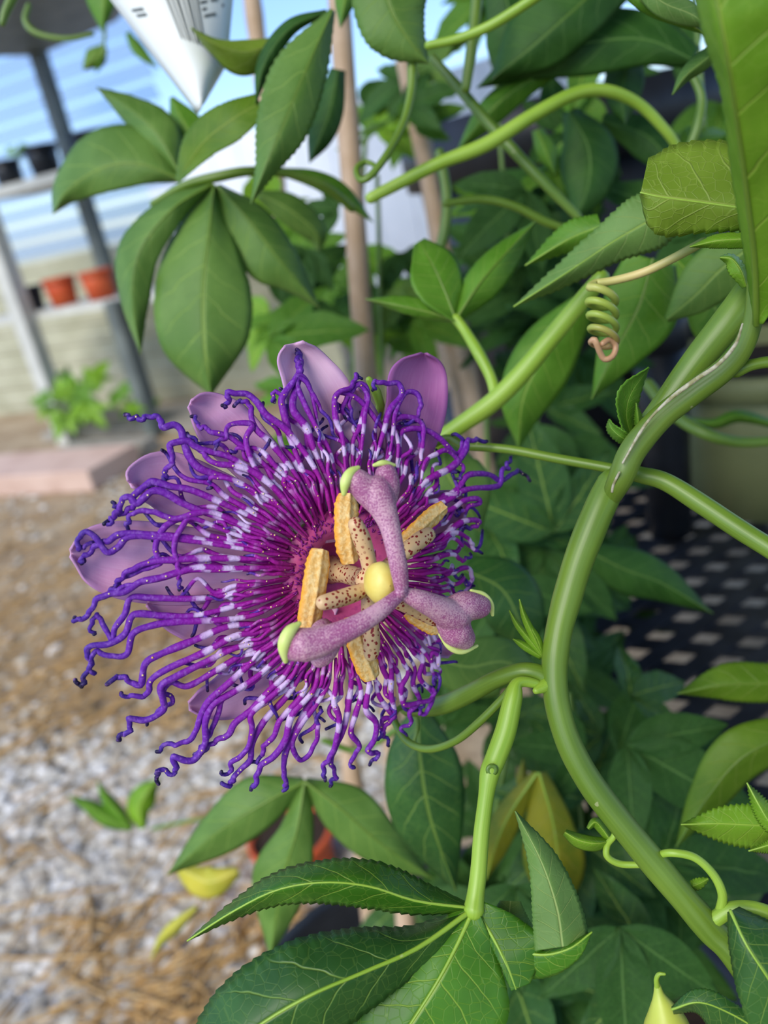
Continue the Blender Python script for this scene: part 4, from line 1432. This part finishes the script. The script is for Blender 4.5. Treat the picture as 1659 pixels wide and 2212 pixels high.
petal([(800, 1260, -.1), (870, 1300, -.1), (920, 1350, 0), (955, 1390, .1), (975, 1415, .3)],
      [(25, 25), (45, 45), (55, 52), (40, 40), (8, 8)], 'petal')
petal([(800, 1210, -.1), (870, 1160, 0), (930, 1120, .1), (985, 1090, .2), (1005, 1080, .3)],
      [(25, 25), (48, 48), (55, 52), (34, 34), (8, 8)], 'petal')

# green horn on the back of a sepal
tube('sepal_awn', [FC(818, 902, -.1, petal_prof), FC(822, 875, .2, petal_prof), FC(812, 845, .35, petal_prof), FC(797, 820, .45, petal_prof)],
     [.0010, .0011, .0012, .0008], M['stem_lime'], flower, 8)

# calyx cup and peduncle
v, f, u = lathe_data([(.0149, .0026), (.0150, -.001), (.0140, -.006), (.010, -.0105), (.005, -.013), (.0001, -.0135)], OC, AX, E1, E2, 36)
mesh_obj('calyx_cup', v, f, u, M['stem'], flower)
pb = [FL(0, 0, -1.25), FL(.15, .6, -2.0), FL(.6, .8, -2.6)] + [P(930, 962, 21.2), P(1010, 964, 20.9), P(1100, 971, 20.5), P(1200, 990, 20.1), P(1300, 1008, 19.7), P(1352, 1020, 19.4)]
pts = [Vector(a) for a in cr([tuple(a) for a in pb], 60)]
tube('peduncle', pts, [.0014 - .0002 * math.sin(i * .05) for i in range(60)], M['stem'], flower, 10)

# operculum ring and its tiny flecks
v, f, u = lathe_data([(.0152, .0030), (.0140, .0042), (.0122, .0050), (.0105, .0046), (.0090, .0028), (.0078, .0004), (.0066, -.0030), (.0040, -.0045), (.0001, -.0045)], OC, AX, E1, E2, 64)
mesh_obj('operculum', v, f, u, M['ring'], flower)
parts = []
for i in range(520):
    a = rnd.uniform(0, 2 * math.pi)
    r0 = rnd.uniform(.82, 1.40)
    h0 = .49 - 2.6 * (r0 - 1.2) ** 2 if r0 > 1.0 else .37 - 1.6 * (1.0 - r0)
    ln = rnd.uniform(.07, .16)
    da = rnd.uniform(-.05, .05)
    p0 = FL(r0, a, h0 - .02)
    p1 = FL(r0 + ln * .5, a + da, h0 + .04 - 1.5 * max(0, r0 - 1.2) * ln)
    p2 = FL(r0 + ln, a + da * 1.6, h0 + .05 - 3.2 * max(0, r0 - 1.15) * ln)
    parts.append(tube_data([p0, p1, p2], [.00016, .00020, .00010], 4, round_end=False))
o = merge('corona_flecks', parts, M['fleck'], flower)
o['kind'] = 'stuff'


# corona filaments
GRAINS = []


def filament(pts, rmax, ph, n, rad=None):
    us = [min(1.0, frad(p) / 5.9) for p in pts]
    umax = max(us)
    k = len(pts)
    rr = []
    for i in range(k):
        t = i / (k - 1)
        r = rmax * (.50 + .50 * min(1, t / .30)) if t < .30 else rmax * (1 - .42 * ((t - .30) / .70) ** 1.5)
        r *= 1 + .16 * noise.noise(pts[i] * 420)
        rr.append(r if rad is None else r * rad)
    for _ in range(2):
        g_ = rnd.randrange(3, k - 4)
        GRAINS.append(pts[g_] - (pts[g_] - EYE).normalized() * (rr[g_] * .95) + E2 * rr[g_] * rnd.uniform(-.4, .4))
    # the drawn-out end takes the dark tip colour wherever it curls to
    uc = [max(us[i], .90 + .10 * (i / (k - 1) - .86) / .14) if i / (k - 1) > .86 else us[i] for i in range(k)]
    v, f, u = tube_data(pts, rr, 7, ucoord=uc, vconst=ph)
    return mesh_obj('filament', v, f, u, M['filament'], flower)


def traced(px, rmax=.00062, off=0.0, seed=0):
    q = cr(px, max(56, 6 * len(px)))
    pts = []
    n_ = len(q)
    for i, a in enumerate(q):
        t = i / (n_ - 1)
        o_ = off + .10 * noise.noise(Vector((seed * 3.1, t * 4, 0))) * t + .12 * math.sin(t * 3.1)
        pts.append(FC(a[0], a[1], o_))
    for i, p in enumerate(pts):
        t = i / (n_ - 1)
        if t > .62:
            am = .00042 * (t - .62) / .38
            pts[i] = p + (E1 * math.sin(i * 1.15 + seed) + E2 * math.cos(i * .9 + seed * 2) + AX * math.sin(i * .8 + seed * 3)) * am
    filament(pts, rmax, (seed * .618) % 1, len(q))


R2 = (140, 720, 2.9625)
R3 = (140, 1200, 2.304)
R4 = (560, 720, 2.765)
R6 = (840, 880, 4.809)
R7 = (400, 1380, 2.765)
TR = [
 (R2, [(1420,1230),(1250,1060),(1100,950),(960,900),(860,860),(800,790),(765,700),(745,620),(700,585),(630,600),(610,550),(570,530),(500,545),(450,540),(385,532)], .00066),
 (R2, [(1470,1170),(1350,1010),(1200,880),(1050,790),(900,750),(830,720),(790,690),(720,695),(672,715),(680,760),(690,830),(640,880),(650,920),(615,950)], .00060),
 (R2, [(1640,1080),(1640,950),(1560,800),(1480,690),(1400,600),(1290,520),(1230,440),(1170,390),(1100,385),(1040,380),(1050,430),(1040,450),(1010,475)], .00060),
 (R2, [(1560,1120),(1420,960),(1300,860),(1200,770),(1120,710),(1050,660),(980,640),(930,630),(900,600),(870,610),(850,570),(820,520)], .00052),
 (R2, [(1600,1130),(1500,940),(1400,800),(1310,690),(1230,620),(1195,540),(1190,470),(1140,430),(1090,455)], .00056),
 (R2, [(1500,1160),(1360,1000),(1230,880),(1160,690),(1200,590),(1110,575),(1040,600),(1030,670),(970,690),(970,740)], .00050),
 (R2, [(1440,1290),(1300,1230),(1100,1130),(950,1060),(800,1000),(680,980),(570,950),(530,965),(450,1030),(430,1060),(440,1110),(400,1130),(350,1165),(345,1110),(300,1095)], .00062),
 (R2, [(1440,1340),(1250,1290),(1050,1200),(880,1140),(760,1090),(640,1020),(560,1010),(500,1060),(460,1090),(420,1050),(370,1060),(350,1130),(310,1170),(290,1210),(255,1215)], .00064),
 (R2, [(1430,1330),(1200,1250),(960,1150),(850,1150),(720,1185),(640,1170),(560,1140),(450,1145),(410,1190),(395,1255)], .00056),
 (R2, [(1430,1400),(1250,1370),(1050,1350),(850,1320),(700,1300),(560,1290),(440,1280),(340,1290),(280,1330),(230,1340),(160,1400),(110,1440),(120,1475)], .00064),
 (R2, [(1430,1420),(1200,1390),(900,1340),(640,1310),(420,1300),(340,1370),(270,1400),(200,1310),(140,1270),(90,1310),(90,1380),(130,1360),(220,1340)], .00056),
 (R2, [(1410,1390),(1100,1290),(900,1210),(800,1180),(750,1240),(710,1310),(700,1390),(720,1460),(730,1540),(735,1600),(745,1650)], .00052),
 (R2, [(1420,1370),(1100,1270),(800,1190),(680,1210),(610,1280),(580,1370),(595,1430),(610,1470),(540,1500),(430,1540),(350,1590),(330,1640)], .00056),
 (R2, [(1420,1440),(1250,1445),(1050,1440),(850,1440),(700,1450),(600,1455),(500,1480),(400,1530),(340,1590),(300,1640)], .00060),
 (R2, [(1420,1490),(1250,1500),(1050,1505),(850,1500),(700,1540),(560,1580),(430,1610),(330,1640),(270,1660)], .00056),
 (R2, [(1620,1100),(1500,820),(1440,660),(1400,500),(1390,420),(1440,340),(1500,260),(1510,180),(1490,110)], .00066),
 (R2, [(1650,800),(1600,480),(1560,330),(1500,270),(1440,350),(1390,390),(1340,370),(1330,420),(1350,440)], .00046),
 (R2, [(1500,1200),(1380,1030),(1230,900),(1100,850),(960,830),(880,760),(790,630)], .00060),
 (R2, [(1480,1220),(1330,1090),(1180,990),(1050,930),(930,930),(930,1000)], .00050),
 (R2, [(1560,1150),(1450,960),(1350,850),(1280,770),(1230,740),(1120,740),(1050,770)], .00048),
 (R3, [(1130,60),(960,65),(800,70),(620,70),(480,110),(380,130),(300,180),(230,190),(160,220),(120,290),(70,320),(40,315)], .00062),
 (R3, [(1130,110),(960,140),(780,200),(620,215),(430,210),(330,210),(300,290),(250,360),(235,420),(180,320),(155,300),(130,350),(150,400)], .00056),
 (R3, [(1130,150),(960,220),(800,265),(640,300),(500,300),(370,290),(330,310),(300,390),(220,440),(130,450),(110,490),(130,540),(100,600),(90,650),(55,625)], .00060),
 (R3, [(1140,190),(960,290),(780,320),(560,330),(430,350),(340,390),(310,490),(230,500),(150,480),(130,560),(150,590)], .00060),
 (R3, [(1140,220),(1000,330),(820,350),(650,420),(480,490),(400,540),(380,640),(330,630),(280,600),(220,630)], .00066),
 (R3, [(1150,260),(1000,370),(850,400),(700,480),(520,560),(430,620),(410,690),(330,700),(270,690)], .00062),
 (R3, [(1150,300),(1000,420),(850,460),(700,530),(560,600),(480,650),(490,720),(490,770),(400,820),(320,810),(330,870),(290,890),(260,915)], .00062),
 (R3, [(1160,330),(1000,430),(870,500),(740,580),(610,650),(530,630),(490,680),(540,720),(450,790),(400,840)], .00054),
 (R3, [(1160,360),(1020,460),(900,560),(800,650),(720,720),(680,790),(650,880),(600,930),(530,940),(450,970)], .00060),
 (R3, [(1180,400),(1060,510),(960,600),(840,680),(740,740),(700,830),(700,930),(650,1010),(600,1020),(540,1000),(555,1060),(530,1085),(460,1070),(470,1130)], .00064),
 (R7, [(640,60),(500,180),(380,270),(230,350),(200,440),(150,560),(100,640),(60,690)], .00056),
 (R7, [(680,50),(600,210),(500,310),(400,420),(300,500),(260,570),(200,600),(140,640),(90,690)], .00062),
 (R7, [(700,80),(640,220),(540,320),(440,400),(390,460),(400,540),(370,660),(280,740),(270,800),(210,800)], .00056),
 (R7, [(740,100),(680,230),(600,350),(480,480),(400,620),(390,720),(330,780),(290,830),(270,870),(210,870)], .00062),
 (R7, [(770,120),(740,250),(680,360),(570,480),(530,580),(470,640),(460,700),(400,750)], .00056),
 (R7, [(800,120),(770,300),(640,450),(600,600),(530,700),(450,760),(420,860),(400,890)], .00064),
 (R7, [(830,120),(810,270),(720,430),(650,560),(600,680),(590,780),(600,870),(595,900)], .00062),
 (R7, [(860,120),(860,250),(790,380),(700,500),(640,620),(680,720),(740,690),(790,580),(790,480),(820,400)], .00054),
 (R7, [(900,120),(900,280),(890,380),(920,470),(910,570),(880,680),(830,760),(830,850)], .00060),
 (R7, [(950,120),(990,220),(980,360),(950,520),(900,640),(870,730),(900,820),(860,870)], .00060),
 (R7, [(1000,150),(1050,310),(1020,440),(990,560),(1040,640),(990,730),(1000,770)], .00056),
 (R7, [(1080,160),(1100,260),(1080,420),(1140,500),(1130,600),(1090,670),(1150,690),(1110,750)], .00062),
 (R7, [(1130,160),(1150,320),(1220,430),(1250,470),(1180,480),(1180,560),(1220,630)], .00056),
 (R7, [(1200,60),(1230,180),(1230,330),(1250,450),(1190,530),(1150,610)], .00052),
 (R7, [(1240,40),(1330,190),(1290,290),(1310,390),(1400,380),(1470,360),(1480,300),(1400,260)], .00054),
 (R7, [(1280,20),(1370,170),(1360,270),(1400,370),(1340,440),(1350,500),(1290,540),(1320,570)], .00052),
 (R7, [(1330,0),(1420,110),(1400,230),(1480,330),(1440,440),(1400,440),(1420,380)], .00050),
 (R7, [(1360,0),(1430,80),(1500,170),(1510,100),(1470,90),(1480,200),(1490,310)], .00050),
 (R4, [(420,900),(330,700),(280,560),(200,440),(240,250),(235,180),(230,110)], .00070),
 (R4, [(470,900),(420,700),(340,560),(240,350),(230,270),(280,290),(330,380),(380,470),(480,640)], .00050),
 (R4, [(520,900),(500,640),(460,520),(450,400),(480,350),(550,320),(580,250),(600,280)], .00054),
 (R4, [(560,860),(560,650),(600,560),(640,400),(640,330),(600,300),(550,330),(500,450),(540,520),(600,530)], .00054),
 (R4, [(600,800),(620,600),(630,480),(650,380),(600,310),(560,340),(540,440),(600,600)], .00050),
 (R4, [(690,760),(740,600),(780,460),(850,370),(830,300),(760,300),(690,290),(690,350)], .00060),
 (R4, [(760,740),(770,620),(700,520),(620,420),(550,370),(470,360),(460,440),(520,500)], .00050),
 (R4, [(820,800),(830,660),(800,540),(850,500),(930,510),(980,560),(970,700),(950,800),(890,950)], .00056),
 (R4, [(780,720),(800,580),(810,480),(870,360),(940,360),(965,430),(930,510),(840,550)], .00054),
 (R4, [(850,850),(840,620),(900,570),(1000,580),(1080,630),(1140,690),(1180,720),(1220,640),(1150,600)], .00058),
 (R4, [(900,1000),(1000,880),(1150,800),(1230,700),(1250,640),(1350,640)], .00072),
 (R4, [(960,920),(990,770),(1060,720),(1120,700),(1190,760),(1220,820),(1180,880)], .00048),
 (R6, [(150,1090),(300,1000),(520,960),(700,860),(800,720),(900,690),(1050,700),(1150,760),(1230,730),(1330,660),(1390,690),(1470,750)], .00062),
 (R6, [(160,1160),(400,1040),(600,970),(760,870),(900,840),(1080,830),(1160,790),(1180,640),(1240,640),(1220,580),(1290,530)], .00060),
 (R6, [(300,1200),(500,1100),(650,1060),(780,970),(920,950),(940,1000),(850,1020),(760,1080),(720,1050)], .00054),
 (R6, [(300,1480),(480,1380),(620,1290),(760,1190),(900,1170),(940,1200),(870,1250),(780,1240)], .00060),
 (R6, [(260,1560),(420,1480),(560,1400),(640,1310),(740,1310),(840,1380),(890,1470),(960,1500)], .00054),
 (R6, [(240,1640),(420,1600),(560,1540),(680,1530),(760,1590),(850,1530)], .00050),
 (R6, [(220,1720),(400,1700),(540,1680),(650,1720),(760,1670),(840,1680),(860,1780),(820,1840),(790,1790)], .00052),
]
for i, (tr, px, r) in enumerate(TR):
    traced([(tr[0] + a / tr[2], tr[1] + b / tr[2]) for a, b in px], r * 1.28, .05 + .05 * (i % 3), i + 1)


def reach(a):                         # how far the fringe reaches in each direction, cm
    tab = [(-180, 5.3), (-150, 5.2), (-120, 4.6), (-90, 4.4), (-60, 4.3), (-30, 4.2), (0, 4.2), (30, 4.5), (60, 4.5), (90, 4.5), (120, 4.9), (150, 5.3), (180, 5.3)]
    a = math.degrees(math.atan2(math.sin(a), math.cos(a)))
    for (a0, r0), (a1, r1) in zip(tab, tab[1:]):
        if a0 <= a <= a1:
            return r0 + (r1 - r0) * (a - a0) / (a1 - a0)
    return 4.5


def grown(a0, L, rmax, off, seed, wig=1.0):
    n_ = 44
    pts = []
    for i in range(n_):
        t = i / (n_ - 1)
        r = 1.32 + (L - 1.32) * t
        tail = max(0, (r - .62 * L) / (.38 * L)) if L > 3 else t * .3
        lat = wig * tail * (.20 * math.sin(t * 21 + seed) + .30 * noise.noise(Vector((seed, t * 5, 0)))) + .06 * noise.noise(Vector((seed, t * 2, 9)))
        up = wig * tail * (.16 * math.cos(t * 19 + seed * 1.7) + .28 * noise.noise(Vector((seed, t * 5, 5)))) + .12 * math.sin(t * 3.1)
        pts.append(FL(r, a0 + lat / r, corona_h(r) + off + up))
    filament(pts, rmax, (seed * .377) % 1, n_)


NO = 64
for i in range(NO):
    a = 2 * math.pi * (i + rnd.uniform(-.35, .35)) / NO
    dg = math.degrees(math.atan2(math.sin(a), math.cos(a)))
    k = rnd.uniform(.66, .92) if not -75 < dg < 40 else rnd.uniform(.75, 1.0)
    grown(a, reach(a) * k, rnd.uniform(.00055, .00074), rnd.uniform(-.14, .02), i * 1.7 + 3)
NI = 72
for i in range(NI):
    a = 2 * math.pi * (i + rnd.uniform(-.4, .4)) / NI
    grown(a, rnd.uniform(2.3, 3.4), rnd.uniform(.00038, .0005), rnd.uniform(.06, .16), i * 2.3 + 200, .4)

# column, ovary
def along(pts, n):
    return [Vector(a) for a in cr([tuple(p) for p in pts], n)]


col_top = FH(800, 1257, 1.75)
tube('androgynophore', along([FL(0, 0, -.45), FL(.02, 0, .3), FL(.05, 0, 1.0), col_top], 20), [.0034, .0031, .0028, .0026, .0024, .0023] + [.0022] * 10 + [.0024, .0027, .003, .0031], M['dotted'], flower, 18)
oc = FH(822, 1259, 2.30)
V, Fc, U = [], [], []
v, f, u = lathe_data([(.0001, -.0042), (.0018, -.0038), (.0030, -.0022), (.00345, 0), (.0033, .0015), (.0025, .0030), (.0014, .0038), (.0001, .0041)], oc, AX, E1 * .92, E2 * 1.28, 24)
o = mesh_obj('ovary', v, f, u, M['ovary'], flower)


# stamens, each with its anther
def ribbon(pts, half, n=44, thick=.0005, ridge=.0009, curl=.0, rough=.16, seed=0, name='anther', parent=None, toward=None):
    c = along(pts, n)
    V, Fc, U = [], [], []
    prof = [(-1, -.55 - curl), (-.8, .05), (-.55, .42), (-.3, .45), (-.1, .95), (0, 1.05), (.1, .95), (.3, .45), (.55, .42), (.8, .05), (1, -.55 - curl)]
    for i, p in enumerate(c):
        t = (c[min(i + 1, n - 1)] - c[max(i - 1, 0)]).normalized()
        nn = (toward or AX)
        sd = t.cross(nn).normalized()
        nn = sd.cross(t).normalized()
        q = i / (n - 1)
        w_ = half * min(1, .72 + 1.6 * q) * min(1, .72 + 1.6 * (1 - q))
        for s_, h_ in prof:
            jr = 1 + rough * noise.noise(Vector((i * .55 + seed, s_ * 3, seed)))
            jr2 = rough * .8 * noise.noise(Vector((i * .12, s_ * 6 + 9, seed)))
            V.append(p + sd * (s_ * w_ * jr) + nn * (ridge * (h_ + jr2)))
            U.append((q, .5 + .5 * s_))
    m_ = len(prof)
    for i in range(n - 1):
        for j in range(m_ - 1):
            Fc.append((i * m_ + j, i * m_ + j + 1, (i + 1) * m_ + j + 1, (i + 1) * m_ + j))
    o = mesh_obj(name, V, Fc, U, M['anther'], parent)
    sd = o.modifiers.new('thickness', 'SOLIDIFY')
    sd.thickness = thick
    sd.offset = -1
    ss = o.modifiers.new('smooth', 'SUBSURF')
    ss.levels = ss.render_levels = 1
    return o


def stamen(path, rpx, apath, half, ridge=.0010, toward=None, seed=0):
    q = cr([tuple(a) + (r,) for a, r in zip(path, rpx)], 26)
    pts = [FH(a[0], a[1], a[2]) for a in q]
    s_ = tube('stamen', pts, [px2m(a[3], p) for a, p in zip(q, pts)], M['dotted'], flower, 16)
    ribbon([FH(*a) for a in apath], half, parent=s_, ridge=ridge, toward=toward, seed=seed)


stamen([(798, 1262, 1.7), (800, 1235, 1.8), (792, 1198, 1.85), (780, 1160, 1.9), (768, 1132, 1.95)], [15, 17, 18, 20, 17],
       [(752, 1066, 1.45), (751, 1110, 1.55), (752, 1160, 1.6), (760, 1216, 1.5)], .00295, seed=1)
stamen([(805, 1258, 1.7), (782, 1275, 1.85), (752, 1287, 1.95), (722, 1296, 2.05), (698, 1302, 2.1)], [15, 17, 19, 19, 17],
       [(694, 1186, 1.6), (686, 1240, 1.7), (677, 1300, 1.75), (665, 1366, 1.7)], .00285, seed=2)
stamen([(795, 1280, 1.6), (795, 1310, 1.65), (800, 1350, 1.65), (803, 1385, 1.65), (802, 1412, 1.6)], [15, 15, 18, 19, 17],
       [(763, 1330, 1.15), (772, 1370, 1.25), (788, 1420, 1.3), (806, 1466, 1.25)], .0030, seed=3)
stamen([(812, 1242, 1.6), (850, 1212, 1.6), (880, 1188, 1.6), (908, 1166, 1.6), (925, 1155, 1.6)], [13, 16, 18, 19, 17],
       [(862, 1186, 1.2), (892, 1158, 1.25), (926, 1125, 1.25), (962, 1094, 1.2)], .00235, seed=4)
stamen([(830, 1290, 1.5), (858, 1300, 1.5), (890, 1314, 1.5), (920, 1330, 1.5), (938, 1342, 1.5)], [14, 16, 16, 15, 12],
       [(880, 1318, 1.1), (905, 1335, 1.15), (930, 1350, 1.2), (950, 1360, 1.2)], .0022, seed=5)


# styles with their two-lobed stigmas: overlapping tubes fused into one skin
def style(path, rpx, lobes, rims):
    parts = []
    q = cr([tuple(a) + (r,) for a, r in zip(path, rpx)], 26)
    pts = [FH(a[0], a[1], a[2]) for a in q]
    parts.append(tube_data(pts, [px2m(a[3], p) for a, p in zip(q, pts)], 14))
    for lp, lr in lobes:
        q = cr([tuple(a) + (r,) for a, r in zip(lp, lr)], 14)
        pts = [FH(a[0], a[1], a[2]) for a in q]
        parts.append(tube_data(pts, [px2m(a[3], p) for a, p in zip(q, pts)], 14))
    o = merge('style', parts, M['style'], flower)
    rm = o.modifiers.new('fuse', 'REMESH')
    rm.mode = 'VOXEL'
    rm.voxel_size = .00028
    rm.use_smooth_shade = True
    sm = o.modifiers.new('smooth', 'SMOOTH')
    sm.factor = .5
    sm.iterations = 8
    for rp, rr in rims:
        q = cr([tuple(a) + (r,) for a, r in zip(rp, rr)], 16)
        pts = [FH(a[0], a[1], a[2]) for a in q]
        tube('stigma_rim', pts, [px2m(a[3], p) for a, p in zip(q, pts)], M['rim'], o, 10)


style([(868, 1278, 2.85), (862, 1230, 2.95), (852, 1180, 2.95), (840, 1130, 2.85), (822, 1085, 2.7), (812, 1060, 2.6)], [15, 20, 21, 24, 34, 36],
      [([(822, 1090, 2.65), (795, 1062, 2.55), (772, 1038, 2.5)], [30, 32, 28]),
       ([(830, 1090, 2.65), (835, 1050, 2.55), (834, 1025, 2.5)], [26, 30, 26])],
      [([(774, 1010, 2.55), (757, 1021, 2.55), (746, 1042, 2.55), (743, 1066, 2.5)], [5, 11, 12, 6]),
       ([(808, 1005, 2.5), (828, 1000, 2.52), (852, 1005, 2.5)], [4, 7, 4])])
style([(868, 1280, 2.85), (830, 1312, 2.95), (785, 1343, 2.95), (735, 1368, 2.85), (690, 1386, 2.7), (655, 1394, 2.6)], [14, 19, 23, 27, 34, 38],
      [([(665, 1390, 2.55), (648, 1392, 2.5), (632, 1396, 2.45)], [34, 37, 34]),
       ([(715, 1390, 2.5), (700, 1412, 2.35), (690, 1422, 2.25)], [24, 25, 22]),
       ([(690, 1375, 2.3), (695, 1362, 2.15), (700, 1352, 2.0)], [24, 24, 18])],
      [([(646, 1347, 2.6), (626, 1364, 2.6), (613, 1394, 2.6), (617, 1428, 2.5)], [6, 14, 14, 6])])
style([(870, 1282, 2.85), (905, 1295, 2.9), (942, 1312, 2.85), (968, 1326, 2.75), (985, 1332, 2.7)], [15, 23, 28, 34, 34],
      [([(975, 1322, 2.7), (1005, 1310, 2.65), (1036, 1310, 2.6)], [32, 34, 27]),
       ([(970, 1340, 2.65), (985, 1362, 2.6), (1002, 1378, 2.55)], [32, 36, 27])],
      [([(1018, 1276, 2.6), (1044, 1285, 2.6), (1060, 1305, 2.6), (1064, 1328, 2.55)], [4, 7, 7, 4]),
       ([(950, 1371, 2.5), (971, 1397, 2.5), (998, 1407, 2.5), (1030, 1395, 2.5)], [4, 7, 7, 4])])
v, f, u = lathe_data([(.0001, -.0006), (.0011, -.0003), (.0013, .0002), (.0009, .0007), (.0001, .0009)], FH(866, 1279, 2.98), AX, E1, E2, 14)
mesh_obj('style_junction', v, f, u, M['style'], flower)

# loose pollen lying on the fringe
parts = []
for p in GRAINS:
    s_ = rnd.uniform(.00008, .00017)
    parts.append(box_data(p, RGT * s_, UPV * s_, FWD * s_))
o = merge('pollen_grains', parts, plain_mat('pollen', '#ead9b0', '#e0b860', 300, .7), flower)
o['kind'] = 'stuff'
